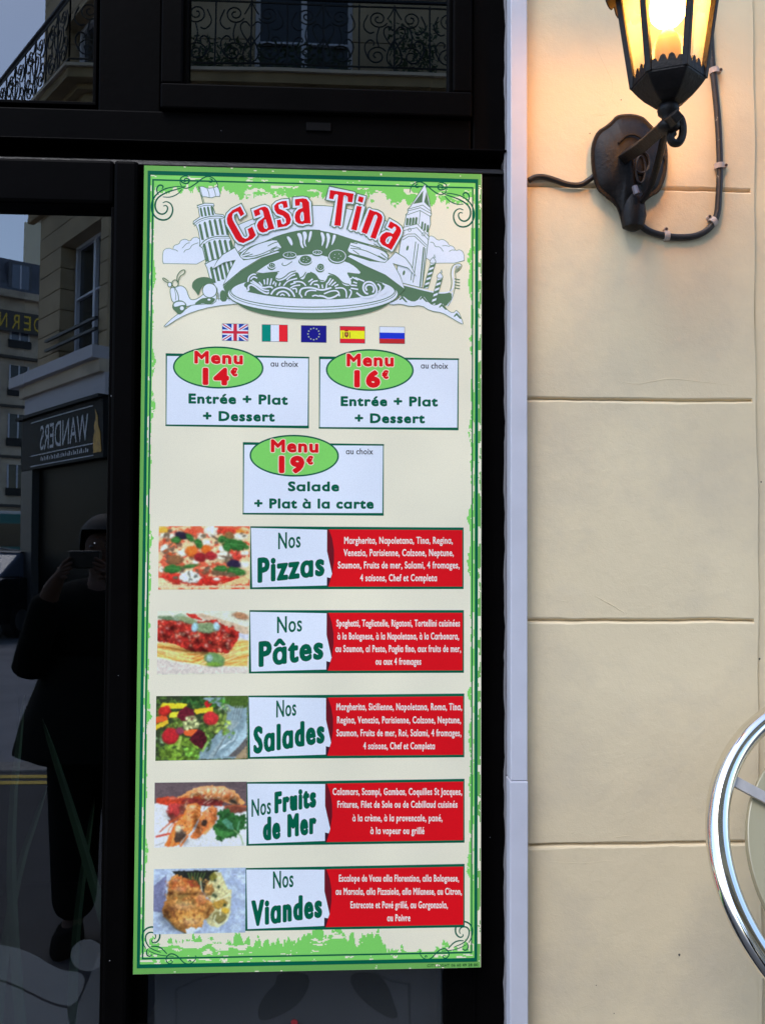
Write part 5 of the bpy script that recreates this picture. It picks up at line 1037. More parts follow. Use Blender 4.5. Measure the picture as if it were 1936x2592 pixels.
# ---- round table top of chrome tube, tipped up against the wall
chrome = mat('polished_chrome', (0.84, 0.79, 0.71), 0.07, metal=1.0)
brushed = mat('brushed_steel', (0.52, 0.47, 0.42), 0.5, metal=0.7, var=0.1, vscale=60)
TR_, TILT = 0.246, R_(31)
Vt = np.array([0, math.sin(TILT), math.cos(TILT)]); Nt = np.array([0, -math.cos(TILT), math.sin(TILT)]); Xt = np.array([1.0, 0, 0])
TC = atd(1826, 2192, 1.22)+Xt*TR_
tb = thing('tilted_table', 'round table with polished chrome tube rim, tipped upright beside the cream wall', 'table', (TC[0], TC[1], 0))
MB().tube([TC+TR_*(math.cos(a)*Xt+math.sin(a)*Vt) for a in np.linspace(0, 2*math.pi, 129)[:-1]], 0.0165, 20, closed=True).build('rim', chrome, tb, smooth=True)
def flatbar(name, p, q, wd, th, m):
    d_ = (q-p)/np.linalg.norm(q-p); s_ = np.cross(d_, Nt)*wd/2; t_ = Nt*th/2
    MB().hexa([p-s_-t_, p+s_-t_, q+s_-t_, q-s_-t_], [p-s_+t_, p+s_+t_, q+s_+t_, q-s_+t_]).build(name, m, tb, bevel=0.001)
for a in (149, 211, 270, 329, 31, 90):
    e = TC+TR_*(math.cos(R_(a))*Xt+math.sin(R_(a))*Vt)-Nt*0.004; flatbar('spoke', e, TC-Nt*0.006, 0.017, 0.005, brushed)
def disc3(name, r_, o, th, m):
    ring_ = [TC+Nt*o+r_*(math.cos(a)*Xt+math.sin(a)*Vt) for a in np.linspace(0, 2*math.pi, 97)[:-1]]; n = 96
    MB().add([p for p in ring_]+[p+Nt*th for p in ring_], [tuple(range(n)), tuple(range(2*n-1, n-1, -1))]+[(i, (i+1) % n, n+(i+1) % n, n+i) for i in range(n)]).build(name, m, tb, bevel=0.0015)
disc3('top', 0.198, -0.024, 0.012, mat('polished_top_wall_tint', (0.36, 0.32, 0.20), 0.25, 0.6))  # cream wall's reflection painted into the base colour of the polished disc
MB().tube([TC-Nt*0.03, TC-Nt*0.03+np.array([0, 0, -0.10]), np.array([TC[0], TC[1]+0.03, 0.03])], 0.024, 16).build('column', chrome, tb, smooth=True)
MB().lathe([(0.17, 0), (0.17, 0.012), (0.15, 0.02), (0.03, 0.034), (0.026, 0.05)], (TC[0], TC[1]+0.03, 0.0), 40).build('foot', brushed, tb, smooth=True)

# ================================================================= THE STREET BEHIND THE CAMERA (seen in the glass)
class VB(MB):
    def mesh(s, name, m): s.v = [mir(p) for p in s.v]; return MB.mesh(s, name, m)
stone = mat('limestone', (0.40, 0.315, 0.20), 0.85, 0.2, var=0.22, vscale=1.6, bump=0.4, bscale=20, bdist=0.01, stain=((0.2, 0.15, 0.09), 0.8, 0.52, 0.25))
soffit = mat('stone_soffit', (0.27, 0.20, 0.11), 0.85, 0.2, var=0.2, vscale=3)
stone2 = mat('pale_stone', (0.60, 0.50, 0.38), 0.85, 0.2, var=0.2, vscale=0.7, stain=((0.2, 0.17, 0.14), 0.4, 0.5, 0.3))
lilac = mat('pale_painted_band', (0.50, 0.48, 0.52), 0.6)
whitef = mat('white_window_paint', (0.62, 0.64, 0.72), 0.5)
dglass = mat('dark_pane', (0.02, 0.024, 0.026), 0.08, 0.6)
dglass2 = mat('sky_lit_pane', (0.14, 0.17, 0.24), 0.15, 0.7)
slate = mat('slate_roof', (0.09, 0.10, 0.125), 0.5, var=0.15, vscale=3)
bronze = mat('dark_shopfront', (0.010, 0.011, 0.012), 0.6, 0.15)
shopglass = mat('shop_window_glass', (0.005, 0.005, 0.0045), 0.4, 0.04)
wiron = mat('wrought_iron', (0.006, 0.006, 0.007), 0.5)
ground_m = mat('asphalt', (0.20, 0.20, 0.215), 0.8, var=0.2, vscale=2, bump=0.4, bscale=50)
pave_m = mat('pavement', (0.13, 0.13, 0.14), 0.8, var=0.15, vscale=3, bump=0.3, bscale=40)
walk_m = mat('paving', (0.032, 0.032, 0.035), 0.8, var=0.2, vscale=3, bump=0.3, bscale=40)
YK = 4.42                                            # kerb distance in front of the shop
struct(MB().box(-9, 30, -YK, 0.07, -0.3, 0.0).build('sidewalk', walk_m))
struct(MB().box(-9, 30, -YK-0.22, -YK-0.001, -0.3, 0.012).build('kerb', mat('granite_kerb', (0.22, 0.2, 0.18), 0.8, var=0.3, vscale=30), bevel=0.01))
struct(MB().box(-90, 60, -130, 2, -0.6, -0.13).build('road', ground_m))
yl = mat('yellow_road_paint', (0.55, 0.38, 0.06), 0.7)
for dy in (-0.30, -0.16): struct(MB().box(-9, 30, -YK-dy-0.07, -YK-dy, 0.0005, 0.004).build('pavement_marking', yl))

dch = ray(-900, 1369)*[1, 1, 0]; dch /= np.linalg.norm(dch); nch = np.array([-dch[1], dch[0], 0])
Ash = atz(271, 858, 4.30)                             # edge of the shop cornice
def hit(px, py, P0, nrm): r_ = ray(px, py); return CAM+r_*(((P0-CAM)@nrm)/(r_@nrm))
WO = Ash-nch*0.30                                    # wall plane of the chamfer
KB = hit(165, 155, WO+nch*0.85, nch); ZS = KB[2]      # outer corner of the balcony
YFc = KB[1]+0.85
s_ = (YFc-WO[1])/dch[1]; K = WO+dch*s_; K[2] = 0       # corner of the building
E_ = hit(102, 700, WO, nch); LCH = np.linalg.norm((E_-K)[:2])
cb = thing('corner_building', 'stone corner building with scrolled iron balcony and dark shopfront, mirrored in the door glass', 'building', mir((K[0], K[1], 0)))
def wing(par, P0, d, nr, L_, z0, z1, op, m, hc=0.345, dep=0.45, name='stone_course', gap=0.016):
    z = z0; cnt = 0
    while z < z1-0.05:
        zt_ = min(z+hc, z1); cuts = [(0.0, L_)]
        for (u0, u1, a, b) in op:
            if a < zt_-0.05 and b > z+0.05:
                nc = []
                for (p, q) in cuts:
                    if u1 <= p or u0 >= q: nc.append((p, q)); continue
                    if u0 > p: nc.append((p, u0))
                    if u1 < q: nc.append((u1, q))
                cuts = nc
        bits = [(p, q, z+gap, zt_) for (p, q) in cuts]
        for (u0, u1, a, b) in op:                    # short pieces above and below an opening
            if a < zt_-0.05 and b > z+0.05:
                if a > z+0.05: bits.append((max(0, u0), min(L_, u1), z+gap, a))
                if b < zt_-0.05: bits.append((max(0, u0), min(L_, u1), b, zt_))
        for (p, q, zl_, zh_) in bits:
            a_, b_ = P0+d*p, P0+d*q; n_ = -nr*dep
            VB().hexa([(*a_[:2], zl_), (*b_[:2], zl_), (*(b_+n_)[:2], zl_), (*(a_+n_)[:2], zl_)], [(*a_[:2], zh_), (*b_[:2], zh_), (*(b_+n_)[:2], zh_), (*(a_+n_)[:2], zh_)]).build(name, m, par, bevel=0.0)
        z = zt_
def slab(par, name, m, P0, d, nr, u0, u1, o0, o1, z0, z1, bevel=0.0):
    q = [P0+d*u0+nr*o0, P0+d*u1+nr*o0, P0+d*u1+nr*o1, P0+d*u0+nr*o1]
    return VB().hexa([(*p[:2], z0) for p in q], [(*p[:2], z1) for p in q]).build(name, m, par, bevel=bevel)
def window(par, P0, d, nr, u0, u1, z0, z1, back=0.28, gm=None, fw=0.07, mull=1, trans=1):
    f = slab(par, 'window', gm or dglass, P0, d, nr, u0, u1, -back-0.03, -back-0.015, z0, z1)
    for (a, b, c, e) in [(u0, u0+fw, z0, z1), (u1-fw, u1, z0, z1), (u0+fw, u1-fw, z1-fw, z1), (u0+fw, u1-fw, z0, z0+fw)]+([((u0+u1)/2-fw*.6, (u0+u1)/2+fw*.6, z0+fw, z1-fw)] if mull else [])+([(u0+fw, (u0+u1)/2-fw*.6, z0+(z1-z0)*.62, z0+(z1-z0)*.62+.03), ((u0+u1)/2+fw*.6, u1-fw, z0+(z1-z0)*.62, z0+(z1-z0)*.62+.03)] if trans else []):
        o = slab(f, 'frame', whitef, P0, d, nr, a, b, -back-0.014, -back+0.045, c, e)
    return f
uof = lambda px: float((hit(px, 700, WO-nch*0.25, nch)-K)@dch)
u_w0, u_w1 = float((hit(256, 700, WO, nch)-K)@dch), uof(196)
wing(cb, K, dch, nch, LCH, 3.9, 17.0, [(u_w0, u_w1+0.05, 3.2, 6.35), (u_w0, u_w1+0.05, 7.35, 10.0), (u_w0, u_w1+0.05, 11, 13.2)], stone)
for z0, z1 in ((3.95, 6.35), (7.5, 10.0), (11, 13.2)): window(cb, K, dch, nch, u_w0, u_w1, z0, z1)
# the long facade facing ours
Pm = np.array([K[0], K[1], 0.0]); dX = np.array([1.0, 0, 0]); nX = np.array([0, -1.0, 0])
ux = lambda px: at(px, 100, YFc+0.25)[0]-K[0]
wins = [(ux(648), ux(892)), (ux(648)+3.1, ux(892)+3.1), (ux(648)+6.2, ux(892)+6.2), (ux(648)+9.3, ux(892)+9.3)]
wing(cb, Pm+dX*0.002, dX, nX, 15.0, 0.0, 17.0, [(a, b, z0, z1) for (a, b) in wins for z0, z1 in ((0.3, 2.8), (3.95, 6.35), (7.5, 10.0), (11, 13.2), (14, 16))], stone, hc=0.69)
for (a, b) in wins:
    for z0, z1 in ((0.3, 2.8), (3.95, 6.35), (7.5, 10.0), (11, 13.2), (14, 16)): window(cb, Pm, dX, nX, a, b, z0, z1)
# inner dark core so that no light leaks through, roof
q = [K-nch*0.45-nX*0.45, K+dX*15-nX*0.45*1.0, K+dX*15-nX*9, K+dch*LCH-nch*0.45-nX*9+np.array([0.5, 0, 0]), K+dch*(LCH-0.01)-nch*0.46]
VB().prism([(p[0], p[1]) for p in q], lambda p: (p[0], p[1], 0.0), lambda p: (p[0], p[1], 17.3)).build('core', dark, cb)
VB().prism([(p[0], p[1]) for p in q], lambda p: (p[0], p[1], 17.31), lambda p: (p[0]+.8, p[1]+.9, 19.6)).build('roof', slate, cb)
# return wall along the side street
E0 = K+dch*LCH; dS = np.array([0.45, 0.893, 0]); nS = np.array([-0.893, 0.45, 0])
slab(cb, 'side_wall', stone, E0, dS, nS, 0.001, 12, -0.4, 0.0, 0, 17)
# balcony: moulded slab running round the corner
def miter(o):                                        # balcony edge offset o from both walls
    A_ = WO+nch*o; sy = (YFc-o-A_[1])/dch[1]; return A_+dch*sy
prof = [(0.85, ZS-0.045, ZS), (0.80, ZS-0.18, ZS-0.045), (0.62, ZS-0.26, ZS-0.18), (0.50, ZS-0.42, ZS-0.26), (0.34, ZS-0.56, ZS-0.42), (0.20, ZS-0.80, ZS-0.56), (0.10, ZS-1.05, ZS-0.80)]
for i, (o, z0, z1) in enumerate(prof):
    m0 = miter(o); far = m0+dch*(LCH+0.35+o*.6); rgt = m0+dX*16; nm = 'balcony_slab' if i == 0 else 'cornice'
    inn = miter(0.0)
    pts = [(far[0], far[1]), (m0[0], m0[1]), (rgt[0], rgt[1]), (rgt[0], YFc-0.003), (inn[0], inn[1]-0.0), (K[0]+dch[0]*(LCH+0.35), K[1]+dch[1]*(LCH+0.35))]
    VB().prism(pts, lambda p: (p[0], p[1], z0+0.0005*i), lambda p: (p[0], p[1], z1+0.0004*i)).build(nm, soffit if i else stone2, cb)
# railing panels with scrollwork
def spiral(cx, cz, r0, turns, a0, sg_=1, n=34):
    return [(cx+r0*(1-0.82*t)*math.cos(a0+sg_*turns*6.283*t), cz+r0*(1-0.82*t)*math.sin(a0+sg_*turns*6.283*t)) for t in np.linspace(0, 1, n)]
def rail_panel():
    S_ = []; W_ = 1.0
    for sg_ in (-1, 1):
        c = lambda u, z: (0.5+sg_*u, z)
        S_.append([(0.5+sg_*p[0], p[1]) for p in spiral(0.25, 0.20, 0.15, 1.6, 2.6, -1)])
        S_.append([(0.5+sg_*p[0], p[1]) for p in spiral(0.23, 0.78, 0.14, 1.7, 3.6, 1)])
        S_.append([c(0.02, 0.05), c(0.10, 0.10), c(0.11, 0.24), c(0.0, 0.46)]); S_.append([c(0.0, 0.30), c(0.14, 0.50), c(0.16, 0.62), c(0.08, 0.68), c(0.02, 0.60)])
        S_.append([c(0.37, 0.16), c(0.44, 0.34), c(0.36, 0.46), c(0.28, 0.42), c(0.30, 0.36)]); S_.append([c(0.38, 0.84), c(0.46, 0.66), c(0.36, 0.54), c(0.29, 0.57)])
        S_.append([c(0.10, 0.78), c(0.04, 0.88), c(0.0, 0.98)]); S_.append([c(0.22, 0.35), c(0.26, 0.48), c(0.22, 0.64)])
    return S_
RP = rail_panel(); panel_me = {}
def rail(P0, d, L_, key):
    n = max(1, round(L_/1.0)); k = L_/n
    for i in range(n):
        g = lambda u, z: (P0[0]+d[0]*(i+u)*k, P0[1]+d[1]*(i+u)*k, ZS+0.06+z*0.92)
        mb = VB()
        for s__ in RP: mb.tube([g(*p) for p in (smoothed(s__, 2) if len(s__) < 10 else s__)], 0.011, 5, caps=False)
        for u in (0.0, 0.5): mb.tube([g(u, -0.04), g(u, 1.0)], 0.013, 5)
        for z in (0.03, 0.97): mb.tube([g(0, z), g(1, z)], 0.014, 5)
        mb.build('railing_panel', wiron, cb)
    VB().tube([(P0[0], P0[1], ZS+1.03), (P0[0]+d[0]*L_, P0[1]+d[1]*L_, ZS+1.03)], 0.03, 6).build('handrail', wiron, cb)
R0 = miter(0.78); rail(R0, dch, LCH+0.75, 'a'); rail(R0, dX, 15, 'b')
# plants on the balcony
pl_m = mat('balcony_leaf', (0.03, 0.055, 0.02), 0.6, var=0.5, vscale=20)
def shrub(px, dd, w_, h_, lb, seed):
    g = np.random.default_rng(seed); c = at(px, 150, YFc-0.55); mb = VB()
    for k in range(420):
        p = np.array([c[0]+(g.random()-.5)*w_, YFc-0.55+(g.random()-.5)*.25, ZS+0.05+h_*g.random()**1.3]); a = g.random(3)*6.3; e1 = np.array([math.cos(a[0]), math.sin(a[1])*.6, math.sin(a[0])])*0.045; e2 = np.array([-math.sin(a[2]), .4, math.cos(a[2])])*0.02
        mb.add([p-e1, p+e2, p+e1, p-e2], [(0, 1, 2, 3)])
    o = mb.build('balcony_shrub', pl_m, None); tag(o, lb, 'shrub')
shrub(560, 0, 0.9, 0.5, 'dark leafy plant behind the balcony railing, left of the reflected window', 1); shrub(770, 0, 1.3, 0.42, 'low dark greenery below the reflected balcony window', 2); shrub(1045, 0, 0.7, 0.8, 'tall bushy plant behind the balcony railing, right of the reflected window', 3)
# balconet rail of the first floor window on the chamfer
for z in (4.62, 4.78): slab(cb, 'balconet_bar', wiron, K, dch, nch, u_w0-0.1, u_w1+0.45, 0.05, 0.10, z, z+0.04)
# ---- shopfront on the chamfer
def sb(name, m, u0, u1, o0, o1, z0, z1): return slab(cb, name, m, K, dch, nch, u0, u1, o0, o1, z0, z1)
LS = LCH+0.30
sb('shop_cornice', lilac, -0.2, LS+0.25, 0.002, 0.30, 4.12, 4.30); sb('shop_cornice', stone2, -0.2, LS, 0.003, 0.20, 3.93, 4.118); sb('shop_fascia', lilac, -0.2, LS-.05, 0.001, 0.12, 3.61, 3.93)
sb('shop_sign_board', bronze, -0.2, LS, 0.0, 0.15, 2.72, 3.608); sb('shop_cornice', bronze, -0.2, LS+.12, 0.0, 0.22, 3.56, 3.61)
sb('shop_pilaster', mat('grey_pilaster', (0.05, 0.052, 0.055), 0.5), LS-0.55, LS, 0.0, 0.14, 0.0, 2.715); sb('shop_window', shopglass, -0.2, LS-0.56, -0.02, 0.02, 0.0, 2.715)
for z in (2.76, 2.93, 3.47): sb('sign_line', whitef, 0.15, LS-0.5, 0.1505, 0.156, z, z+0.014)
def wall_text(par, name, txt, P0, d, nr, u0, u1, z0, h, off_, m, wgt=0.0):
    V, T, W = layout(txt, 0.0); mb = VB()
    vs = [P0+d*(u0+(u1-u0)*p[0]/W)+nr*off_+np.array([0, 0, z0+p[1]*h-P0[2]]) for p in V]; n = len(vs)
    mb.v = [tuple(p) for p in vs]; mb.f = [tuple(t) for t in T]; return mb.build(name, m, par)
P0s = K.copy(); P0s[2] = 0
usg = lambda px: float((hit(px, 1100, WO+nch*0.15, nch)-K)@dch)
wall_text(cb, 'lettering', 'WANDERS', P0s, dch, nch, usg(224), usg(106), 3.0, 0.38, 0.157, mat('pale_letter', (0.62, 0.64, 0.7), 0.5))
fu = usg(246); mb = VB()
fl_ = [(-.14, 2.80), (.13, 2.80), (.15, 2.98), (.09, 3.1), (.11, 3.2), (.04, 3.28), (.07, 3.42), (-.02, 3.30), (-.03, 3.18), (-.10, 3.08)]
mb.prism(fl_, lambda p: tuple(K*[1, 1, 0]+dch*(fu+p[0])+nch*0.151+np.array([0, 0, p[1]])), lambda p: tuple(K*[1, 1, 0]+dch*(fu+p[0])+nch*0.158+np.array([0, 0, p[1]]))); mb.build('flame_emblem', mat('flame_print', (0.62, 0.34, 0.04), 0.5, var=0.35, vscale=9), cb)
for i in range(26): u = usg(224)+(usg(106)-usg(224))*(i+.2)/26; sb('sign_tick', whitef, u, u+0.022+0.02*(i % 3 == 0), 0.1505, 0.155, 2.83, 2.875+0.02*(i % 2))

# ---- far apartment block closing the side street
fb_p = CAM+ray(102, 1369)*57; fb_p[2] = 0; dF = ray(3500, 1369)*[1, 1, 0]; dF /= np.linalg.norm(dF); nF = np.array([dF[1], -dF[0], 0])
far = thing('apartment_block', 'distant pale apartment block with slate roof and yellow sign, mirrored in the door glass', 'building', mir(tuple(fb_p)))
FB0 = fb_p-dF*16.0
slab(far, 'wall', stone2, FB0, dF, nF, 0, 34, -8, 0.0, 0, 17.4)
slab(far, 'cornice', stone2, FB0, dF, nF, 0, 34, 0.001, 0.5, 17.0, 17.45)
mb = VB(); qa = [FB0+dF*0+nF*0.1, FB0+dF*34+nF*0.1, FB0+dF*34-nF*8, FB0-nF*8]; qb = [FB0+dF*0-nF*1.1, FB0+dF*34-nF*1.1, FB0+dF*34-nF*8, FB0-nF*8]
mb.hexa([(*p[:2], 17.46) for p in qa], [(*p[:2], 19.9) for p in qb]); mb.build('mansard_roof', slate, far)
for i in range(13):
    u = 0.9+i*2.6
    for k in range(5):
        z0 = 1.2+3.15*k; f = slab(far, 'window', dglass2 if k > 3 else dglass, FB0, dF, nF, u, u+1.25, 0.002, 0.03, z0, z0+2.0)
        slab(f, 'frame', whitef, FB0, dF, nF, u+.58, u+.67, 0.031, 0.06, z0, z0+2.0); slab(f, 'frame', whitef, FB0, dF, nF, u, u+.1, 0.031, 0.06, z0, z0+2.0); slab(f, 'frame', whitef, FB0, dF, nF, u+1.15, u+1.25, 0.031, 0.06, z0, z0+2.0)
        slab(far, 'window_rail', wiron, FB0, dF, nF, u-.1, u+1.35, 0.07, 0.12, z0, z0+.5)
    d_ = slab(far, 'dormer', slate, FB0, dF, nF, u-.1, u+1.35, -1.2, -0.05, 17.6, 19.5); slab(d_, 'dormer_window', dglass2, FB0, dF, nF, u+.1, u+1.15, -0.049, -0.02, 17.75, 19.3); slab(d_, 'frame', whitef, FB0, dF, nF, u+.58, u+.67, -0.019, 0.0, 17.75, 19.3)
for k in range(1, 5): slab(far, 'string_course', mat('dark_ledge', (0.08, 0.07, 0.06), 0.7), FB0, dF, nF, 0, 34, 0.001, 0.3 if k in (1, 4) else 0.15, 0.45+3.15*k, 0.62+3.15*k)
uf = lambda px: float((hit(px, 840, FB0+nF*0.5, nF)-FB0)@dF)
slab(far, 'sign_board', mat('sign_board_dark', (0.07, 0.065, 0.06), 0.6), FB0, dF, nF, uf(-40), uf(125), 0.35, 0.5, 14.75, 16.1)
yls = mat('yellow_letters', (0.75, 0.52, 0.03), 0.5)
for ch, px0, px1 in (('D', 106, 88), ('E', 80, 63), ('R', 52, 33), ('N', 21, 2)): wall_text(far, 'letter', ch, FB0*[1, 1, 0], dF, nF, uf(px0), uf(px1), 14.95, 0.95, 0.52, yls)
gbp = CAM+ray(48, 1369)*80; gbp[2] = 0; dG = np.array([1.0, 0.05, 0]); dG /= np.linalg.norm(dG); nG = np.array([dG[1], -dG[0], 0])
gt = thing('tall_white_building', 'blank pale gable rising behind the distant slate roof, far left in the door glass', 'building', mir(tuple(gbp)))
slab(gt, 'gable_wall', mat('cream_gable', (0.85, 0.78, 0.6), 0.8, var=0.05), gbp, dG, nG, 0, 9, -6, 0, 0, 31); slab(gt, 'coping', stone2, gbp, dG, nG, 0.3, 9.1, -6.1, 0.1, 31.001, 31.25)

# ---- vehicles
def vehicle(kind, c, yaw, body, label, cat, sc=1.0):
    t = thing(kind, label, cat, mir(tuple(c))); ca, sa = math.cos(yaw), math.sin(yaw)
    def wp(x, y, z): return (c[0]+(x*ca-y*sa)*sc, c[1]+(x*sa+y*ca)*sc, z*sc+c[2])
    def sidep(pts, w0, w1, nm, m, par, bev=0.0): o = VB().prism(pts, lambda p: wp(p[0], w0, p[1]), lambda p: wp(p[0], w1, p[1])).build(nm, m, par, bevel=bev); return o
    tyre = mat('tyre_rubber', (0.012, 0.012, 0.012), 0.7); rim = mat('wheel_rim', (0.35, 0.35, 0.36), 0.3, metal=0.8)
    if kind == 'city_bus':
        L_, W_, H = 11.5, 2.5, 3.0
        sidep([(-L_/2, .35), (L_/2, .35), (L_/2, 2.7), (L_/2-.2, 2.85), (-L_/2+.2, 2.85), (-L_/2, 2.7)], -W_/2, W_/2, 'body', body, t, 0.05)
        sidep([(-L_/2+.2, 2.852), (L_/2-.2, 2.852), (L_/2-.4, H), (-L_/2+.4, H)], -W_/2+.06, W_/2-.06, 'roof', mat('white_roof', (0.7, 0.7, 0.7), 0.5), t, 0.03)
        for s__ in (-1, 1):
            for k in range(6): sidep([(-L_/2+.5+k*1.8, 1.3), (-L_/2+2.1+k*1.8, 1.3), (-L_/2+2.1+k*1.8, 2.4), (-L_/2+.5+k*1.8, 2.4)], s__*(W_/2+.002), s__*(W_/2+.02), 'window', dglass, t)
        for x in (-L_/2-.02, L_/2+.002): VB().hexa([wp(x, -1.05, 1.1), wp(x+.018, -1.05, 1.1), wp(x+.018, 1.05, 1.1), wp(x, 1.05, 1.1)], [wp(x, -1.05, 2.5), wp(x+.018, -1.05, 2.5), wp(x+.018, 1.05, 2.5), wp(x, 1.05, 2.5)]).build('windscreen', dglass, t)
        wh = [(-3.6, .48), (3.4, .48)]; rw = .48
    else:
        L_, W_ = 4.1, 1.7
        prof_ = [(-2.05, .35), (-1.75, .25), (1.8, .25), (2.05, .4), (2.0, .75), (1.75, .88), (.95, .98), (-1.75, 1.02), (-2.02, .95), (-2.08, .6)]
        sidep(prof_, -W_/2, W_/2, 'body', body, t, 0.05)
        cab = [(1.0, .985), (.35, 1.40), (-.1, 1.46), (-1.1, 1.44), (-1.7, 1.021)]
        sidep(cab, -W_/2+.14, W_/2-.14, 'cabin', dglass2, t, 0.04); sidep([(.4, 1.42), (.0, 1.475), (-1.1, 1.46), (-1.15, 1.44), (-.1, 1.463), (.33, 1.405)], -W_/2+.13, W_/2-.13, 'roof', body, t)
        for s__ in (-1, 1):
            VB().hexa([wp(2.02, s__*.5, .55), wp(2.07, s__*.5, .55), wp(2.07, s__*.8, .55), wp(2.02, s__*.8, .55)], [wp(2.0, s__*.5, .72), wp(2.04, s__*.5, .72), wp(2.04, s__*.8, .72), wp(2.0, s__*.8, .72)]).build('headlight', whitef, t)
            VB().hexa([wp(-2.1, s__*.55, .65), wp(-2.04, s__*.55, .65), wp(-2.04, s__*.82, .65), wp(-2.1, s__*.82, .65)], [wp(-2.08, s__*.55, .88), wp(-2.02, s__*.55, .88), wp(-2.02, s__*.82, .88), wp(-2.08, s__*.82, .88)]).build('tail_light', mat('tail_red', (0.4, 0.02, 0.02), 0.3), t)
        VB().hexa([wp(-2.11, -.26, .5), wp(-2.08, -.26, .5), wp(-2.08, .26, .5), wp(-2.11, .26, .5)], [wp(-2.11, -.26, .61), wp(-2.08, -.26, .61), wp(-2.08, .26, .61), wp(-2.11, .26, .61)]).build('number_plate', whitef, t)
        VB().hexa([wp(-2.13, -.8, .36), wp(-2.0, -.8, .36), wp(-2.0, .8, .36), wp(-2.13, .8, .36)], [wp(-2.13, -.8, .48), wp(-2.0, -.8, .48), wp(-2.0, .8, .48), wp(-2.13, .8, .48)]).build('bumper', body, t, bevel=0.02)
        wh = [(-1.3, .3), (1.25, .3)]; rw = .3
    for (x, z) in wh:
        for s__ in (-1, 1):
            w_ = VB().tube([wp(x, s__*(W_/2-.18), z), wp(x, s__*(W_/2+.01), z)], rw*sc, 20).build('wheel', tyre, t)
            VB().tube([wp(x, s__*(W_/2), z), wp(x, s__*(W_/2+.02), z)], rw*.6*sc, 14).build('rim', rim, w_)
bp = CAM+ray(-10, 1369)*42; bp[2] = -0.13; vehicle('city_bus', bp, R_(12), mat('bus_green', (0.03, 0.18, 0.17), 0.4), 'green city bus with white roof, distant at the left edge of the door glass', 'bus')
c1 = CAM+ray(2, 1369)*20; c1[2] = -0.13; vehicle('parked_car', c1, R_(28), mat('silver_paint', (0.7, 0.7, 0.72), 0.35), 'silver hatchback parked in front of the bus, at the left edge of the door glass', 'car')
c2 = CAM+ray(62, 1369)*16; c2[2] = -0.13; vehicle('parked_car', c2, R_(75), mat('dark_paint', (0.02, 0.022, 0.026), 0.25), 'dark car seen from behind, nearest one in the door glass', 'car')

# ---- bystander in a dark coat standing beside the camera
PX = CAM+ray(268, 1369)*3.4; cx_, cy_ = PX[0], PX[1]
per = thing('person', 'person in long dark coat on the pavement, a dark silhouette in the door glass', 'person', mir((cx_, cy_, 0)))
def skin(name, pts, edges, rad, m, par):
    me = bpy.data.meshes.new(name); me.from_pydata([mir((cx_+p[0], cy_+p[1], p[2])) for p in pts], edges, []); me.materials.append(m)
    o = bpy.data.objects.new(name, me); COL.objects.link(o)
    sk = o.modifiers.new('skin', 'SKIN'); sk.use_smooth_shade = True
    for i, r__ in enumerate(rad): me.skin_vertices[0].data[i].radius = (r__, r__) if not hasattr(r__, '__len__') else r__
    me.skin_vertices[0].data[0].use_root = True
    ss = o.modifiers.new('sub', 'SUBSURF'); ss.levels = ss.render_levels = 2
    if par: o.parent = par; o.matrix_parent_inverse = par.matrix_world.inverted()
    return o
skinm = mat('skin', (0.10, 0.06, 0.045), 0.7, 0.15); coatm = mat('dark_coat', (0.005, 0.0055, 0.005), 0.85, 0.08, var=0.2, vscale=30); trm = mat('dark_trousers', (0.0045, 0.0045, 0.005), 0.9, 0.08); hairm = mat('dark_hair', (0.015, 0.011, 0.009), 0.7)
pp = [(0, 0, .95), (0, 0, 1.1), (0, .01, 1.28), (0, .01, 1.42), (0, 0, 1.50), (0, -.01, 1.56), (0, -.015, 1.64), (0, -.01, 1.71)]; ed = [(i, i+1) for i in range(7)]; rd = [(.16, .12), (.14, .11), (.16, .12), (.15, .10), .058, .062, .085, .07]
for s__ in (-1, 1):
    b = len(pp); pp += [(s__*.19, .01, 1.40), (s__*.25, -.10, 1.12), (s__*.13, -.24, 1.47), (s__*.085, -.27, 1.53)]; ed += [(3, b), (b, b+1), (b+1, b+2), (b+2, b+3)]; rd += [.062, .048, .036, .03]
    for k, (fx, fz, fl2) in enumerate(((-.045, .050, .008), (-.05, .030, .009), (-.048, .010, .009), (-.04, -.008, .008), (-.03, -.028, .010))):
        q = len(pp); pp += [(s__*(.085+fx*.3), -.285, 1.545+fz*.7), (s__*(.085+fx), -.30, 1.555+fz)]; ed += [(b+3, q), (q, q+1)]; rd += [fl2, fl2*.8]
    b = len(pp); pp += [(s__*.095, 0, .88), (s__*.10, -.01, .5), (s__*.105, .02, .09), (s__*.11, -.13, .035)]; ed += [(0, b), (b, b+1), (b+1, b+2), (b+2, b+3)]; rd += [.088, .06, .042, .035]
body = skin('body', pp, ed, rd, skinm, per)
cp = [(0, 0, 1.08), (0, .01, 1.25), (0, .01, 1.40), (0, .0, 1.53)]; ce = [(0, 1), (1, 2), (2, 3)]; cr_ = [(.20, .155), (.20, .155), (.17, .125), (.085, .085)]
for s__ in (-1, 1):
    b = len(cp); cp += [(s__*.20, .01, 1.39), (s__*.26, -.10, 1.11), (s__*.14, -.235, 1.46)]; ce += [(2, b), (b, b+1), (b+1, b+2)]; cr_ += [.085, .072, .058]
skin('coat', cp, ce, cr_, coatm, per)
mb = VB(); n = 36; vs = []
for (z, rx, ry) in ((1.2, .21, .165), (1.05, .26, .19), (.92, .31, .23), (.80, .34, .25), (.76, .25, .19)):
    for j in range(n): a = 2*math.pi*j/n; k = 1+0.05*math.sin(a*7)*(1.2-z); vs.append((cx_+rx*k*math.cos(a), cy_+ry*k*math.sin(a), z))
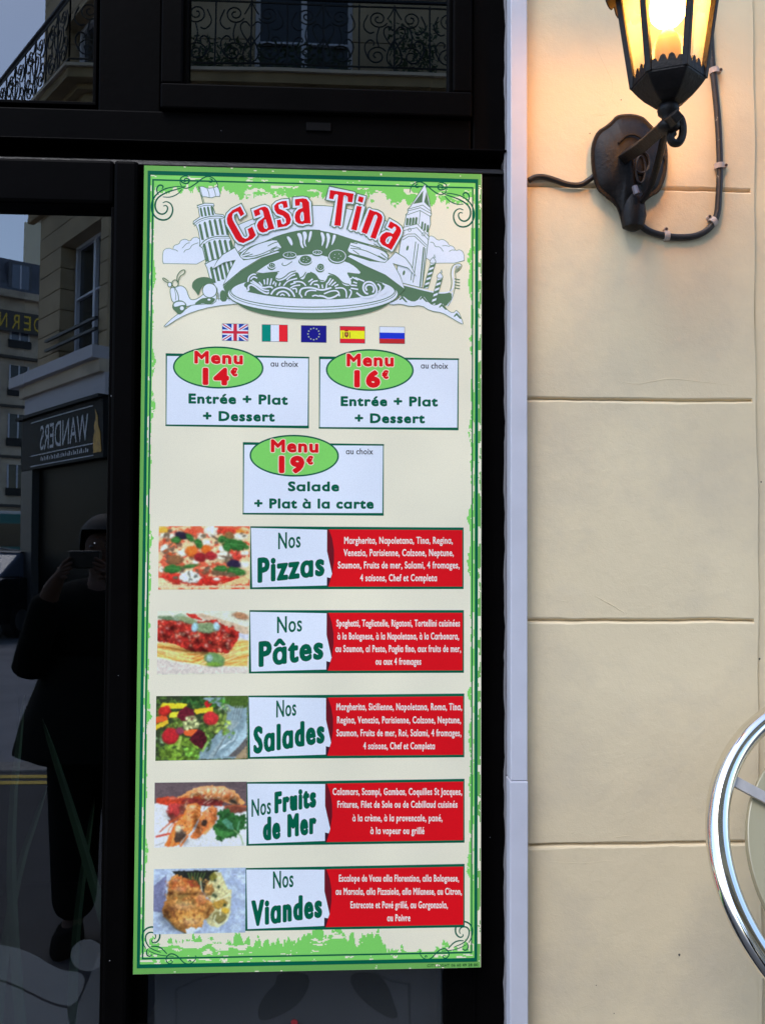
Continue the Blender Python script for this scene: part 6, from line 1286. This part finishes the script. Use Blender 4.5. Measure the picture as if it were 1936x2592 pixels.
mb.add(vs, [(i*n+j, i*n+(j+1) % n, (i+1)*n+(j+1) % n, (i+1)*n+j) for i in range(4) for j in range(n)]); mb.build('coat_skirt', coatm, per, smooth=True)
for s__ in (-1, 1):
    skin('trouser_leg', [(s__*.095, 0, .86), (s__*.10, -.01, .5), (s__*.105, .015, .08)], [(0, 1), (1, 2)], [.125, .10, .085], trm, per)
    VB().lathe([(.05, 0), (.055, .02), (.05, .06), (.035, .09)], (cx_+s__*.11, cy_-.05, 0), 16, 0, (1, 2.3)).build('shoe', trm, per, smooth=True)
mb = VB(); vs = []; m_ = 10
for i in range(m_+1):
    t = i/m_*math.pi*.62
    for j in range(24):
        a = 2*math.pi*j/24; t = i/m_*math.pi*(.62 if math.sin(a) > -.35 else .36); d0 = 1+0.25*max(0, math.sin(a))*(i/m_); vs.append((cx_+.098*math.sin(t)*math.cos(a), cy_-.008+.112*math.sin(t)*math.sin(a)*d0, 1.665+.118*math.cos(t)))
mb.add(vs, [(i*24+j, i*24+(j+1) % 24, (i+1)*24+(j+1) % 24, (i+1)*24+j) for i in range(m_) for j in range(24)]); mb.build('hair', hairm, per, smooth=True)
for s__ in (-1, 1): VB().lathe([(.004, -.006), (.010, 0), (.004, .006)], (cx_+s__*.031, cy_-.085, 1.645), 10).build('eye', mat('eye_white', (0.12, 0.12, 0.12), 0.5), per, smooth=True); VB().lathe([(.008, -.03), (.014, 0), (.006, .03)], (cx_+s__*.085, cy_, 1.635), 8, 0, (.5, 1)).build('ear', skinm, per, smooth=True)
ccam = VB().hexa([(cx_-.055, cy_-.285, 1.56), (cx_+.055, cy_-.285, 1.56), (cx_+.055, cy_-.25, 1.56), (cx_-.055, cy_-.25, 1.56)], [(cx_-.055, cy_-.285, 1.63), (cx_+.055, cy_-.285, 1.63), (cx_+.055, cy_-.25, 1.63), (cx_-.055, cy_-.25, 1.63)]).build('compact_camera', mat('camera_black', (0.01, 0.01, 0.01), 0.4), None, bevel=0.005)
VB().hexa([(cx_-.014, cy_-.09, 1.605), (cx_+.014, cy_-.09, 1.605), (cx_+.014, cy_-.06, 1.605), (cx_-.014, cy_-.06, 1.605)], [(cx_-.006, cy_-.085, 1.645), (cx_+.006, cy_-.085, 1.645), (cx_+.006, cy_-.06, 1.645), (cx_-.006, cy_-.06, 1.645)]).build('nose', skinm, per)
# bring the near cars and bus down to the road, the lantern's light last

per.scale = (1.0, 1.0, 0.925); ccam.scale = (1, 1, 0.925)
tag(ccam, 'small black camera held up by the person in the dark coat', 'camera')
